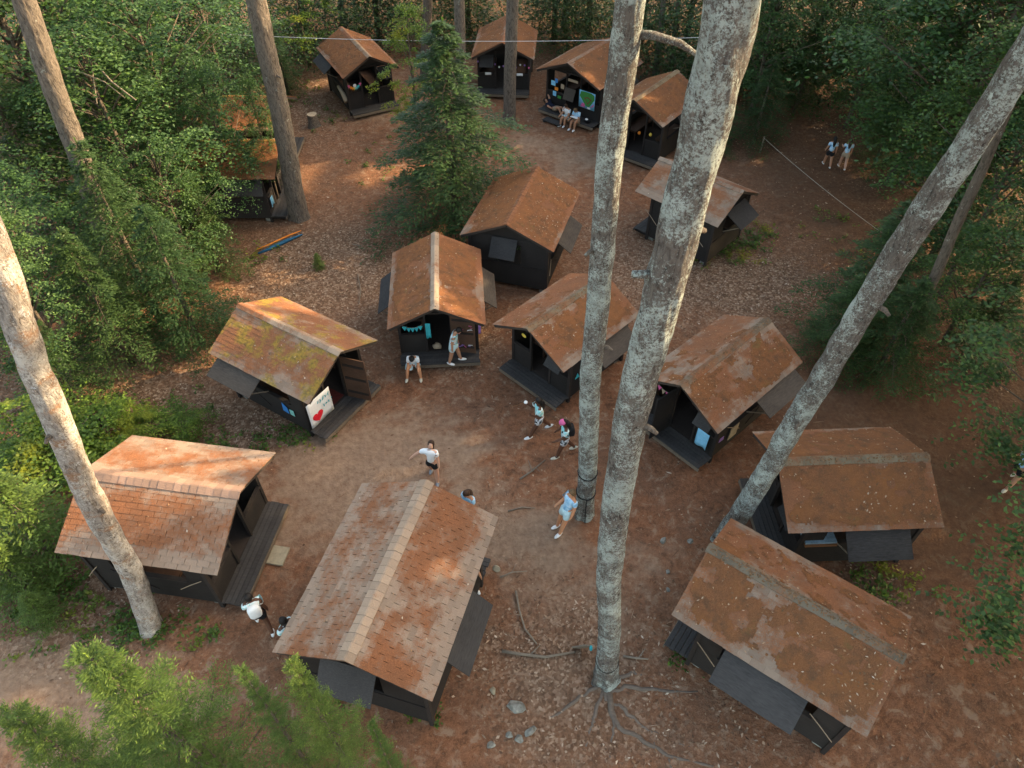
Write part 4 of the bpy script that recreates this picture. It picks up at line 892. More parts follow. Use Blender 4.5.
def person(label, loc, yaw, h=1.6, lean=0, hip=(20, -20), knee=(10, 20), arm=((10, 10), (-10, 10)), elbow=(20, 20), head=0, turn=0, skin='fair', hair='hair_dark', long=True, tee='tee_mint', shorts='cloth_black',
           shoes='shoe_white', socks=None, spread=(4, 4), seat=None, lying=False, hairpos=None, cap=None, pack=None, extra=None):
    k = h/1.6; root = empty('person', (loc[0], loc[1], loc[2] if len(loc) > 2 else 0), R(yaw), label, 'person', 'campers about the clearing')
    V3 = Vector; s = V3((math.sin(R(lean)), 0, math.cos(R(lean)))); fw = V3((math.cos(R(lean)), 0, -math.sin(R(lean))))
    if lying: s = V3((-.94, 0, .34)) if lying != 'flat' else V3((-1, 0, .04)); fw = V3((-s.z, 0, -s.x)) if False else V3((s.z, 0, -s.x))
    pel = V3((0, 0, 0)); bel = s*.16; che = s*.33; nk = s*.475
    hd = (s*math.cos(R(head))+fw*math.sin(R(head))).normalized(); hf = (fw*math.cos(R(head))-s*math.sin(R(head))).normalized()
    hf = (hf*math.cos(R(turn))+V3((0, 1, 0))*math.sin(R(turn))).normalized()
    hc = nk+hd*.155
    legs = []
    for i, sg in enumerate((1, -1)):
        th = R(hip[i]); sp = R(spread[i]); hj = V3((0, sg*.085, -.03)); d1 = V3((math.sin(th)*math.cos(sp), sg*math.sin(sp), -math.cos(th)*math.cos(sp)))
        kn = hj+d1*.385; t2 = th-R(knee[i]); d2 = V3((math.sin(t2)*math.cos(sp*.4), sg*math.sin(sp*.4), -math.cos(t2)*math.cos(sp*.4))); an = kn+d2*.375
        toe = V3((math.cos(min(0, t2)*.6), sg*.12, math.sin(min(0, t2)*.6) if t2 < 0 else 0))*1.0
        legs.append((hj, kn, an, toe, d1, d2))
    low = min(l_[2].z for l_ in legs)-.07
    up = (seat/k+.11 if seat is not None else -low)
    if lying: up = seat/k+.13
    o_ = V3((0, 0, up))
    T = lambda p: (p+o_)*k
    arms = []
    for i, sg in enumerate((1, -1)):
        a, o2 = R(arm[i][0]), R(arm[i][1]); sh = s*.435+V3((0, sg*.155, 0)); d1 = fw*(math.sin(a)*math.cos(o2))+V3((0, sg*math.sin(o2), 0))-s*(math.cos(a)*math.cos(o2))
        el = sh+d1*.255; a2 = a+R(elbow[i]); o3 = o2*.8; d2 = fw*(math.sin(a2)*math.cos(o3))+V3((0, sg*math.sin(o3), 0))-s*(math.cos(a2)*math.cos(o3)); wr = el+d2*.225
        arms.append((sh, el, wr, d1, d2, sg))
    # body
    v = [(T(pel), .105*k), (T(bel), .095*k), (T(che), (.105*k, .095*k)), (T(s*.43), .075*k), (T(nk), .045*k), (T(nk+hd*.06), .06*k), (T(hc), (.088*k, .078*k)), (T(hc+hd*.075), .068*k), (T(hc+hf*.095-hd*.012), .014*k)]
    e = [(0, 1), (1, 2), (2, 3), (3, 4), (4, 5), (5, 6), (6, 7), (6, 8)]
    for hj, kn, an, toe, d1, d2 in legs:
        n0 = len(v); v += [(T(hj+d1*.06), .105*k), (T(kn), .070*k), (T(kn+d2*.13), .070*k), (T(an), .046*k), (T(an+toe*.12-V3((0, 0, .045))), .028*k)]
        e += [(0, n0), (n0, n0+1), (n0+1, n0+2), (n0+2, n0+3), (n0+3, n0+4)]
    for sh, el, wr, d1, d2, sg in arms:
        n0 = len(v); v += [(T(sh), .062*k), (T(el), .050*k), (T(wr), .038*k), (T(wr+d2*.05), (.034*k, .02*k))]
        e += [(3, n0), (n0, n0+1), (n0+1, n0+2), (n0+2, n0+3)]
        sd = V3((0, 1, 0)).cross(d2); sd = sd.normalized() if sd.length > .1 else V3((1, 0, 0))
        for j in range(4):
            q = wr+d2*.085+sd*(j-1.5)*.017; q2 = q+d2*(.055-.008*abs(j-1.2))+V3((0, -sg*.018, 0)); m0 = len(v); v += [(T(q), .0095*k), (T(q2), .007*k)]; e += [(n0+3, m0), (m0, m0+1)]
        q = wr+d2*.035+sd*.035; m0 = len(v); v += [(T(q), .010*k), (T(q+d2*.035+sd*.02), .008*k)]; e += [(n0+2, m0), (m0, m0+1)]
    skin_obj('body', v, e, SK[skin], root)
    # t-shirt
    v = [(T(s*-.06), .150*k), (T(bel), .138*k), (T(che), (.145*k, .13*k)), (T(s*.435), .085*k)]; e = [(0, 1), (1, 2), (2, 3)]
    for sh, el, wr, d1, d2, sg in arms:
        n0 = len(v); v += [(T(sh), .078*k), (T(sh+d1*.19), .074*k)]; e += [(3, n0), (n0, n0+1)]
    skin_obj('t_shirt', v, e, M[tee], root)
    v = [(T(s*.10), .130*k), (T(s*-.01), .140*k)]; e = [(0, 1)]
    for hj, kn, an, toe, d1, d2 in legs:
        n0 = len(v); v += [(T(hj+d1*.05), .13*k), (T(hj+d1*.29), .125*k)]; e += [(1, n0), (n0, n0+1)]
    skin_obj('shorts', v, e, M[shorts], root)
    for hj, kn, an, toe, d1, d2 in legs:
        t = V3((toe.x, toe.y, toe.z)).normalized(); zz = V3((0, 0, 1)) if not lying else V3((0, 0, 1)); yv = zz.cross(t).normalized(); zv = t.cross(yv)
        Mx = Matrix(((t.x, yv.x, zv.x), (t.y, yv.y, zv.y), (t.z, yv.z, zv.z)))
        MB().ell(T(an+t*.055-zv*.03), (.15*k, .056*k, .052*k), 10, 6, lambda p: V3((p.x, p.y*(1 if p.x > 0 else .85), max(p.z, -.75)*(1 if p.x < .1 else .75))), Mx).build('shoe', M[shoes], root, True)
        if socks: MB().tube([T(an-d2*.01), T(an-d2*.12)], [.042*k, .047*k], 8).build('sock', M[socks], root, True)
    # hair and face
    yv = hd.cross(hf).normalized(); Mh = Matrix(((hf.x, yv.x, hd.x), (hf.y, yv.y, hd.y), (hf.z, yv.z, hd.z)))
    def hairfn(p):
        if p.x > .25 and p.z < .45: return p*.72
        if p.z < -.55: return V3((p.x*.9, p.y*.9, -.55))
        return p
    hb = MB().ell(T(hc-hf*.015+hd*.022), (.112*k, .098*k, .118*k), 14, 10, hairfn, Mh)
    if long:
        b0 = hc-hf*.07; pts = [T(b0+hd*.02), T(b0-hd*.10-hf*.03), T(nk-fw*.11-s*.06), T(nk-fw*.14-s*.20)]
        hb.tube(pts, [.075*k, .085*k, .075*k, .03*k], 9)
    hb.build('hair', M[hair], root, True)
    for sg in (1, -1): MB().ell(T(hc+hf*.076+yv*sg*.032+hd*.012), (.010*k, .012*k, .007*k), 6, 4, None, Mh).build('eye', M['black'], root, True)
    MB().ell(T(hc+hf*.072-hd*.048), (.010*k, .022*k, .006*k), 6, 4, None, Mh).build('mouth', M['red'] if False else M['brown'], root, True)
    if cap: MB().ell(T(hc+hf*.02+hd*.045), (.122*k, .105*k, .10*k), 12, 8, lambda p: V3((p.x, p.y, max(p.z, -.25))), Mh).build('headscarf', M[cap], root, True)
    if pack:
        c = T(s*.27-fw*.17); Mp = Matrix(((fw.x, 0, s.x, c.x), (fw.y, 1, s.y, c.y), (fw.z, 0, s.z, c.z), (0, 0, 0, 1)))
        MB().ell((0, 0, 0), (.10*k, .15*k, .21*k), 12, 9, lambda p: V3([math.copysign(abs(q)**.6, q) for q in p]), Mp).build('backpack', M[pack], root, True)
        for sg in (1, -1): MB().tube([T(s*.42-fw*.11+V3((0, sg*.09, 0))), T(s*.46+V3((0, sg*.09, 0))), T(s*.36+fw*.12+V3((0, sg*.1, 0))), T(s*.16-fw*.06+V3((0, sg*.13, 0)))], .018*k, 5).build('strap', M[pack], root)
    root['hand'] = [float(x) for x in T(arms[1][2]+arms[1][4]*.08)]
    return root
def ptw(px, py, z=0): q = at(px, py, z); return (q[0], q[1], z)
# yaw: direction faced in the ground plane, degrees from +x
person('camper with round dark hair and white shirt walking beside the left cabin deck', ptw(265, 627), 118, 1.66, lean=4, hip=(24, -14), knee=(8, 18), skin='brown', tee='tee_mint', shorts='cloth_black', shoes='shoe_white', long=False, pack='white')
person('long haired camper half hidden under the eave of the largest cabin', ptw(297, 648), 150, 1.6, skin='brown', tee='tee_mint', shorts='tee_navy', hip=(12, -10))
person('dark haired camper in white shirt and black shorts with one arm out, looking up', ptw(434, 478), -100, 1.6, head=-42, hip=(14, -14), knee=(4, 12), arm=((10, 10), (14, 58)), elbow=(10, 8), skin='fair', hair='hair_brown', tee='tee_white', shorts='cloth_black', shoes='shoe_grey', spread=(8, 4))
person('dark haired camper standing behind the far edge of the largest roof', ptw(470, 523, 0.0), -125, 1.6, head=25, hip=(8, -8), skin='tan', hair='hair_brown', tee='tee_blue', shorts='cloth_black')
person('camper barely showing beside the right eave of the largest cabin', ptw(471, 590), -60, 1.5, hip=(10, -8), skin='tan', tee='tee_white', shorts='cloth_black', shoes='shoe_white', long=False)
p6 = person('striding camper with long black hair holding both hands to the mouth', ptw(539, 433), 195, 1.66, lean=6, hip=(27, -22), knee=(6, 18), arm=((34, 10), (38, 6)), elbow=(112, 112), skin='brown', tee='tee_mint', shorts='cloth_print', shoes='shoe_white')
person('striding camper with pink headscarf, backpack and pale teal socks', ptw(564, 454), 190, 1.62, lean=4, hip=(24, -20), knee=(10, 16), arm=((25, 12), (10, 14)), elbow=(60, 30), skin='brown', tee='tee_mint', shorts='cloth_print', shoes='shoe_cream', socks='sock_teal', cap='pink', pack='cloth_black', head=12)
person('blond camper in light blue leaning back against the strapped trunk', ptw(565, 527), 215, 1.66, lean=-16, hip=(24, 14), knee=(6, 4), arm=((-6, 10), (-4, 12)), elbow=(20, 40), skin='sun', hair='hair_blond', long=False, tee='tee_blue', shorts='cloth_pale', shoes='shoe_white', head=22)
x, y, yaw = CAB['C'][:3]; q = at(414.5, 366, .30)
person('camper in white shirt sitting on the porch edge looking down at their hands', (q[0], q[1]+.06, 0), -90, 1.55, seat=.296, lean=24, hip=(106, 104), knee=(92, 90), spread=(16, 16), arm=((38, 4), (38, 4)), elbow=(60, 60), head=42, skin='sun', long=False, tee='tee_white', shorts='cloth_pale', shoes='shoe_cream')
q = at(454.5, 362, .296)
pc = person('camper in pale blue walking along the porch beside the open brown door', (q[0], q[1], .296), -8, 1.62, lean=12, hip=(16, -8), knee=(4, 6), arm=((6, 8), (-4, 8)), elbow=(15, 15), head=40, skin='tan', long=False, tee='tee_mint', shorts='cloth_pale', shoes='shoe_white')
person('left one of the two distant campers walking away in blue shirts', ptw(826, 166), 80, 1.46, hip=(18, -14), skin='tan', tee='tee_blue', shorts='cloth_black')
person('right one of the two distant campers walking away in blue shirts', ptw(841, 168), 75, 1.46, hip=(14, -16), arm=((25, 10), (10, 10)), elbow=(60, 15), skin='fair', hair='hair_brown', tee='tee_blue', shorts='cloth_beige')
person('camper in pale blue shirt striding at the right edge of the picture', ptw(1008, 484), 205, 1.64, hip=(22, -20), knee=(4, 26), lean=4, skin='tan', hair='hair_brown', tee='tee_blue', shorts='cloth_black', shoes='shoe_cream')
# three on the deck of the far cabin with the poster
fM, bM, LM = fdims('M'); yawM = CAB['M'][2]
def onM(lx, ly): q = inside('M', (lx, ly, 0)); return (q.x, q.y, 0)
person('camper in navy top and beige shorts lying back on the far cabin deck', onM(LM/2-.30, -.85), yawM+90, 1.6, seat=.296, lying=True, hip=(112, 128), knee=(70, 95), arm=((150, 30), (20, 30)), elbow=(20, 10), skin='tan', hair='hair_brown', long=False, tee='tee_navy', shorts='cloth_beige', head=10)
person('camper in pale blue shirt sitting left of another on the far cabin deck', onM(LM/2-.06, .12), yawM, 1.56, seat=.296, lean=12, hip=(106, 100), knee=(94, 90), arm=((40, 8), (40, 8)), elbow=(40, 40), head=25, skin='tan', hair='hair_brown', long=False, tee='tee_white', shorts='cloth_pale', shoes='shoe_white')
p16 = person('camper with a white board on the lap sitting at the deck corner', onM(LM/2-.06, .72), yawM, 1.6, seat=.296, lean=16, hip=(104, 102), knee=(92, 92), arm=((42, 6), (42, 6)), elbow=(48, 48), head=35, skin='tan', hair='hair_blond', long=False, tee='tee_blue', shorts='cloth_beige', shoes='shoe_white')
# ------------------------------------------------------------------ things hung on the cabins
def hung(key, name, label, cat, group=None):
    x, y, yaw = CAB[key][:3]; return empty(name, (x, y, 0), R(yaw), label, cat, group)
def sheet(name, parent, mat_, x, y0, y1, z0, z1, wav=.02, nx=8, nz=5, th=.006, sl=0):
    """hanging cloth in the plane x=const of a cabin, a little wavy"""
    V = []; F = []
    for s in (0, 1):
        for i in range(nx+1):
            for j in range(nz+1):
                u, v = i/nx, j/nz; V.append((x+wav*math.sin(u*7+v*2)*(1-v*.7)+s*th, y0+(y1-y0)*u, z0+(z1-z0)*v-sl*math.sin(u*math.pi)*.5))
    m_ = (nx+1)*(nz+1); idx = lambda s, i, j: s*m_+i*(nz+1)+j
    for i in range(nx):
        for j in range(nz):
            F.append((idx(1, i, j), idx(1, i+1, j), idx(1, i+1, j+1), idx(1, i, j+1))); F.append((idx(0, i, j+1), idx(0, i+1, j+1), idx(0, i+1, j), idx(0, i, j)))
    for i in range(nx):
        F.append((idx(0, i, 0), idx(0, i+1, 0), idx(1, i+1, 0), idx(1, i, 0))); F.append((idx(1, i, nz), idx(1, i+1, nz), idx(0, i+1, nz), idx(0, i, nz)))
    for j in range(nz):
        F.append((idx(0, 0, j+1), idx(0, 0, j), idx(1, 0, j), idx(1, 0, j+1))); F.append((idx(1, nx, j+1), idx(1, nx, j), idx(0, nx, j), idx(0, nx, j+1)))
    return MB().add(V, F).build(name, mat_, parent, True)
def bunting(key, label, x, y0, y1, z, cols, sag=.14, size=.13, axis_='y', yc=None):
    o = hung(key, 'bunting', label, 'bunting', 'flag bunting on cabin fronts'); n = len(cols)
    pt = lambda u: Vector((x, y0+(y1-y0)*u, z-sag*4*u*(1-u)))
    MB().tube([pt(i/10) for i in range(11)], .006, 5).build('string', M['rope'], o)
    for i, c in enumerate(cols):
        p_ = pt((i+.5)/n); s_ = size/2
        MB().prism([(-s_, 0), (s_, 0), (0, -size*1.15)], -.003, .003, Matrix(((0, 0, 1, p_.x+.012), (1, 0, 0, p_.y), (0, 1, 0, p_.z), (0, 0, 0, 1)))).build('flag', M[c], o)
    return o
# B: heart banner
f, b_, L = fdims('B')
o = hung('B', 'banner', 'white cloth banner with a red heart hung on the mossy cabin porch', 'banner')
sheet('cloth', o, M['white'], f+.13, -b_-.02, -.30, .40, 1.42, .015)
hp = []
for i in range(26):
    t = 2*math.pi*i/26; hp.append((.0135*16*math.sin(t)**3, .0135*(13*math.cos(t)-5*math.cos(2*t)-2*math.cos(3*t)-math.cos(4*t))))
MB().prism(hp, 0, .012, Matrix(((0, 0, 1, f+.155), (1, 0, 0, -b_+.30), (0, 1, 0, .72), (0, 0, 0, 1)))).build('heart', M['red'], o)
for row, (z_, n_, h_) in enumerate(((1.12, 5, .17), (.82, 4, .17))):
    y_ = -b_+.36 if row == 0 else -b_+.56
    for i in range(n_):                                   # the writing is too blurred to read: brush strokes
        x0 = y_+i*.115; s_ = MB(); rr = random.Random(row*10+i)
        for _ in range(3):
            p0 = Vector((f+.158, x0+rr.uniform(0, .08), z_+rr.uniform(0, h_))); p1 = Vector((f+.158, x0+rr.uniform(0, .08), z_+rr.uniform(0, h_))); s_.beam(p0, p1+Vector((0, .001, .012)), .008, .018, (1, 0, 0))
        s_.build('brush_stroke', M['teal'], o)
o = hung('B', 'notice_board', 'green board leaning on the open door of the mossy cabin', 'board'); MB().beam((f+.30, .62, .85), (f+.62, .72, .85), .03, .9, (0, 0, 1)).build('panel', M['mint'], o)
MB().beam((f+.42, .630, .47), (f+.60, .690, .47), .026, .10, (0, 0, 1)).build('paper', M['white'], o)
for i, (c, lab) in enumerate((('blue', 'blue cloth flag on the near side wall of the mossy cabin'), ('mint', 'pale green paper beside the blue flag on the mossy cabin'))):
    o = hung('B', 'wall_flag', lab, 'flag'); xx = f-.95+i*.30
    MB().prism([(xx, .62), (xx+.24, .58), (xx+.22, .85), (xx+.03, .98)] if i == 0 else [(xx, .60), (xx+.17, .60), (xx+.17, .84), (xx, .82)], 0, .01, Matrix(((1, 0, 0, 0), (0, 0, -1, -b_-.045), (0, 1, 0, .05), (0, 0, 0, 1)))).build('cloth', M[c], o)
o = hung('B', 'floor_mat', 'dark red mat in the doorway of the mossy cabin', 'mat'); MB().box(f-.75, f-.06, -.36, .36, .302, .315).build('pad', M['dark_red'], o)
# C
f, b_, L = fdims('C')
bunting('C', 'teal bunting in the left opening of the cabin facing the camera', f+.09, -b_+.12, -.50, 1.56, ['teal']*5, .12, .16)
o = hung('C', 'towel', 'teal towel hanging at the doorway of the cabin facing the camera', 'towel'); sheet('cloth', o, M['teal'], f+.11, -.40, -.24, .98, 1.62, .03, 5, 5)
o = hung('C', 'towel', 'pale purple cloth at the right corner of the cabin facing the camera', 'towel'); sheet('cloth', o, M['purple'], f+.06, b_+.055, b_+.14, 1.02, 1.5, .02, 3, 4)
o = hung('C', 'door_drawing', 'pink and white chalk scribbles on the open brown door', 'drawing')
rr = random.Random(4)
for i in range(16):
    y_ = rr.uniform(.50, 1.05); z_ = rr.choice((rr.uniform(1.25, 1.62), rr.uniform(.62, .85))); s_ = MB(); s_.beam((f+.22+.02, y_, z_), (f+.22+.02, y_+rr.uniform(.05, .16), z_+rr.uniform(-.07, .07)), .012, .035, (1, 0, 0)); s_.build('stroke', M[rr.choice(('pink', 'white', 'purple'))], o)
o = hung('C', 'paper_bag', 'pale crumpled bag on the floor inside the doorway', 'bag'); MB().ell((f-.12, -.08, .40), (.13, .16, .11), 8, 6, lambda p: p*(1+.2*math.sin(p.x*7+p.y*5))).build('bag', M['cloth_beige'], o, True)
# E
f, b_, L = fdims('E')
o = hung('E', 'leaf_sign', 'small yellow sign on the front of the cabin behind the middle trunk', 'sign'); MB().ell((f+.06, -.72, 1.68), (.012, .10, .07), 8, 6).build('plate', M['yellow'], o)
o = hung('E', 'wall_flag', 'tiny turquoise flag on the side of the cabin behind the middle trunk', 'flag'); MB().prism([(f-.42, .92), (f-.22, .92), (f-.32, 1.12)], 0, .012, Matrix(((1, 0, 0, 0), (0, 0, 1, b_+.04), (0, 1, 0, 0), (0, 0, 0, 1)))).build('cloth', M['teal'], o)
# G
f, b_, L = fdims('G')
bunting('G', 'pink bunting in the left front opening beside the thick trunk', f+.09, -b_+.08, -.46, 1.72, ['pink', 'cloth_beige', 'pink', 'pink'], .10, .15)
o = hung('G', 'towel', 'bright blue towel over the front rail right of the thick trunk', 'towel'); sheet('cloth', o, M['sky_blue'], f+.13, .58, .98, .52, 1.18, .03, 6, 5)
o = hung('G', 'towel', 'grey green cloth hanging from the side below the shutter near the leaning trunk', 'towel'); MB().box(.35, .75, b_+.05, b_+.07, .55, 1.05).build('cloth', M['mat_tan'], o)
o = hung('G', 'wall_flag', 'small lilac paper on the side wall near the blue towel', 'flag'); MB().prism([(f-.35, .8), (f-.12, .84), (f-.14, 1.0), (f-.33, .98)], 0, .01, Matrix(((1, 0, 0, 0), (0, 0, 1, b_+.04), (0, 1, 0, 0), (0, 0, 0, 1)))).build('paper', M['purple'], o)
# I: bunk mattress seen through the opening
o = hung('I', 'mattress', 'blue and brown mattress showing under the eave by the open shutter', 'mattress'); f, b_, L = fdims('I')
MB().box(.35, 1.15, b_-.72, b_+.08, 1.16, 1.26)  .build('pad', M['faded_blue'], o); MB().box(.34, 1.16, b_+.02, b_+.13, 1.14, 1.20).build('edge', M['brown'], o)
# K
f, b_, L = fdims('K')
bunting('K', 'rainbow bunting on the far upper left cabin', f+.09, -b_+.05, -.46, 1.62, ['pink', 'orange', 'orange', 'yellow', 'mint', 'teal', 'teal', 'pink'], .20, .14)
for y_, z_, lab in ((-.78, 1.50, 'white paper disc above the rainbow bunting'), (.85, 1.62, 'white paper disc right of the far upper left doorway')):
    o = hung('K', 'paper_disc', lab, 'disc', 'paper discs on the far cabin'); MB().ell((f+.10, y_, z_), (.015, .09, .09), 12, 8).build('disc', M['white'], o)
o = hung('K', 'blanket', 'pale rolled blanket along the side rail of the far upper left cabin', 'blanket'); MB().tube([(f-.1, -b_-.10, .72), (f-.5, -b_-.11, .95), (f-1.1, -b_-.12, 1.10)], [.13, .11, .08], 9).build('roll', M['cloth_beige'], o, True)
# L
f, b_, L = fdims('L'); rr = random.Random(8)
o = hung('L', 'string_lights', 'purple and pink string lights under the gable of the farthest cabin', 'lights')
pts = [Vector((f+.10, -b_+2*b_*i/12, 1.75-.25*abs(math.sin(i*.9)))) for i in range(13)]; MB().tube(pts, .006, 4).build('string', M['black'], o)
for p_ in pts: MB().ell(p_+Vector((.02, 0, -.03)), (.05, .05, .05), 6, 5).build('bulb', M[rr.choice(('purple', 'pink', 'white'))], o)
for y_, z_, lab in ((-.8, 1.05, 'white towel on the left front rail of the farthest cabin'), (.85, 1.05, 'white towel on the right front rail of the farthest cabin')):
    o = hung('L', 'towel', lab, 'towel'); sheet('cloth', o, M['white'], f+.12, y_-.16, y_+.16, z_, z_+.13, .01, 4, 3)
# M
f, b_, L = fdims('M')
o = hung('M', 'poster', 'green ball field poster with a brown diamond on the far cabin', 'poster')
y0, y1, z0, z1 = .40, 1.32, .82, 1.66
sheet('sheet', o, M['sky_blue'], f+.10, y0, y1, z0, z1, 0, 2, 2)
def flat(name, pts, mt, off): MB().prism(pts, 0, .004, Matrix(((0, 0, 1, f+off), (1, 0, 0, 0), (0, 1, 0, 0), (0, 0, 0, 1)))).build(name, M[mt], o)
flat('outfield', [(y0+.03, z1-.28), (y0+.10, z1-.06), (y0+.3, z1-.02), (y1-.22, z1-.02), (y1-.05, z1-.10), (y1-.02, z1-.30), (y0+.62, z0+.12), (y0+.42, z0+.12)], 'green', .108)
flat('infield', [(y0+.30, z0+.52), (y0+.52, z0+.60), (y0+.74, z0+.50), (y0+.52, z0+.22)], 'brown', .114); flat('grass', [(y0+.38, z0+.48), (y0+.52, z0+.54), (y0+.66, z0+.47), (y0+.52, z0+.30)], 'green', .120)
flat('crowd', [(y0+.12, z0+.05), (y0+.36, z0+.05), (y0+.36, z0+.22), (y0+.2, z0+.24)], 'pink', .112); flat('stand', [(y0+.66, z0+.10), (y1-.05, z0+.22), (y1-.05, z0+.36), (y0+.78, z0+.22)], 'pink', .112); flat('stand', [(y0+.50, z0+.03), (y0+.70, z0+.03), (y0+.68, z0+.10), (y0+.52, z0+.10)], 'white', .112)
o = hung('M', 'shutter_panel', 'grey board propped in the middle front opening of the far cabin', 'board'); MB().beam((f+.10, -.12, 1.55), (f+.32, -.12, 1.02), .62, .03, (1, 0, 0)).build('panel', M['shutter_worn'], o)
o = hung('M', 'name_board', 'small pale wooden board above the front of the far poster cabin', 'sign'); MB().box(f+.10, f+.13, -.28, .28, 1.90, 2.02).build('plank', M['pale_wood'], o)
for c, y_, z_, w_, h_, lab in (('sky_blue', -1.18, 1.42, .26, .24, 'pale blue picture at the upper left of the poster cabin front'), ('blue', -1.0, 1.60, .16, .2, 'deep blue picture at the upper left of the poster cabin front'), ('orange', -.98, 1.22, .20, .16, 'orange picture left on the poster cabin front'),
                              ('sky_blue', -1.08, .92, .2, .24, 'lower pale blue picture on the poster cabin front'), ('green', -.78, .86, .22, .14, 'bright green picture on the poster cabin front'), ('cloth_beige', -.62, 1.40, .2, .22, 'beige picture right of the blue ones on the poster cabin front')):
    o = hung('M', 'picture', lab, 'picture', 'pictures on the far cabin'); MB().box(f+.085, f+.10, y_-w_/2, y_+w_/2, z_, z_+h_).build('sheet', M[c], o)
o = hung('M', 'lap_board', 'white board on the lap of the camper at the deck corner', 'board'); MB().beam((L/2+.05, .72, .62), (L/2+.34, .72, .66), .38, .02).build('panel', M['white'], o)
o = hung('M', 'pallet', 'low grey plank step in front of the poster cabin deck', 'step')
for i in range(4): MB().box(L/2+.12+i*.11, L/2+.22+i*.11, -1.0, .05, .09, .12).build('plank', M['deck'], o)
for y_ in (-.9, -.05): MB().box(L/2+.12, L/2+.55, y_-.04, y_+.04, -.02, .088).build('runner', M['deck'], o)
o = hung('M', 'bag', 'dark bag with white marks beside the seated campers', 'bag'); MB().ell((L/2-.3, 1.15, .41), (.16, .2, .12), 10, 6).build('sack', M['cloth_black'], o, True); MB().ell((L/2-.2, 1.15, .50), (.07, .09, .04), 8, 5).build('flap', M['white'], o, True)
# N
f, b_, L = fdims('N')
for c, y_, z_, lab in (('orange', .18, 1.35, 'orange round lantern on the half hidden cabin between the trunks'), ('yellow', .75, 1.45, 'pale yellow round lantern on the half hidden cabin between the trunks')):
    o = hung('N', 'lantern', lab, 'lantern', 'lanterns on the half hidden cabin'); MB().ell((f+.14, y_, z_), (.07, .07, .08), 10, 8).build('globe', M[c], o, True); MB().tube([(f+.14, y_, z_+.07), (f+.14, y_, z_+.16)], .006, 4).build('hook', M['black'], o)
# O
o = hung('O', 'towel', 'pale blue cloth at the front of the leaf covered cabin', 'towel'); f, b_, L = fdims('O'); sheet('cloth', o, M['sky_blue'], f+.12, -b_+.1, -b_+.42, .62, 1.02, .02, 4, 4)

# ------------------------------------------------------------------ held and worn things
h_ = p6['hand']; o = empty('flute', p6.location, p6.rotation_euler.z, 'thin stick held to the mouth by the striding long haired camper', 'stick')
MB().tube([(h_[0]-.02, h_[1]+.02, h_[2]+.02), (h_[0]+.5, h_[1]+.06, h_[2]-.02)], .007, 6).build('shaft', M['brown'], o); MB().ell((h_[0]+.02, h_[1]+.03, h_[2]+.03), (.06, .06, .055), 8, 6).build('cup', M['white'], o, True)
for o in scene.objects:
    if 'hand' in o: del o['hand']
# straps round the middle trunk
Bm, Dm, rm = PINE['mid']
def trunk_ring(key, z_, off, tilt=.05):
    """points round the real surface of a trunk at height z_"""
    B = PINE[key][0]; v = np.empty(len(TRK[key].vertices)*3, np.float32); TRK[key].vertices.foreach_get('co', v); v = v.reshape(-1, 64, 3)
    pts = []
    for k in list(range(0, 64, 2))+[0]:
        zz = z_+tilt*math.sin(k/64*6.283+.6); i_ = int(np.argmin(np.abs(v[:, k, 2]-zz))); c = v[i_].mean(0); p_ = v[i_, k]; d_ = (p_-c)/np.linalg.norm(p_-c); q_ = p_+d_*off
        pts.append(Vector((float(q_[0]+B[0]), float(q_[1]+B[1]), zz)))
    return pts
for i, z_ in enumerate((1.05, 1.95)):
    ring = trunk_ring('mid', z_, .010)
    o = empty('strap', (0, 0, 0), 0, ('lower' if i == 0 else 'upper')+' black strap tied round the middle trunk', 'strap', 'straps round the middle trunk'); MB().tube(ring, .017, 6).build('band', M['black'], o, True)
    if i == 0: r0_ = trunk_ring('mid', .5, .02); r1_ = trunk_ring('mid', .06, .03); MB().tube([ring[24], r0_[24], r1_[24]], .014, 6).build('loose_end', M['black'], o, True)
Bt, Dt, rt_ = PINE['thick']
o = empty('strap', (0, 0, 0), 0, 'thin dark cord round the foot of the thick lichen trunk', 'strap'); MB().tube(trunk_ring('thick', .95, .004), .010, 6).build('band', M['black'], o, True)
# dead limb from the middle trunk and a stub on the thick one
zt = axis((584, 514), (628, 0), 0)[1][2]; c = CEN['mid'](zt*.965)
MB().tube([(c[0]+.05, c[1], c[2]), (c[0]+.45, c[1]-.02, c[2]-.02), (c[0]+.85, c[1]-.05, c[2]-.12), (c[0]+1.30, c[1]-.05, c[2]-.38)], [.075, .065, .055, .03], 9).build('dead_branch', M['bark'], rm, True)
zt2 = axis((606, 678), (732, 0), 0)[1][2]; c = CEN['thick'](zt2*.80); MB().tube([(c[0]-.1, c[1], c[2]), (c[0]-.42, c[1]-.03, c[2]+.02)], [.06, .045], 8).build('branch_stub', M['bark'], rt_, True)
for key_, zz_, dx_, dy_, ln in (('thick', 9.2, .8, -.5, .22), ('thick', 12.4, .9, .3, .18), ('mid', 6.5, .9, -.4, .2), ('mid', 9.0, -.8, -.5, .22), ('right', 5.5, -.4, -.9, .2), ('right', 8.8, .5, -.8, .24), ('left', 4.8, .8, -.5, .16), ('left', 7.0, -.2, -.9, .2), ('straight', 6, .8, -.6, .35), ('straight', 9, -.8, -.6, .3)):
    B_, D_, r_ = PINE[key_]; c = CEN[key_](zz_); MB().tube([(c[0]+dx_*.15, c[1]+dy_*.15, c[2]), (c[0]+dx_*(.20+ln*.5), c[1]+dy_*(.20+ln*.5), c[2]+.02), (c[0]+dx_*(.20+ln), c[1]+dy_*(.20+ln), c[2]-.03)], [.06, .045, .03], 8).build('branch_stub', M['bark_far'], r_, True)
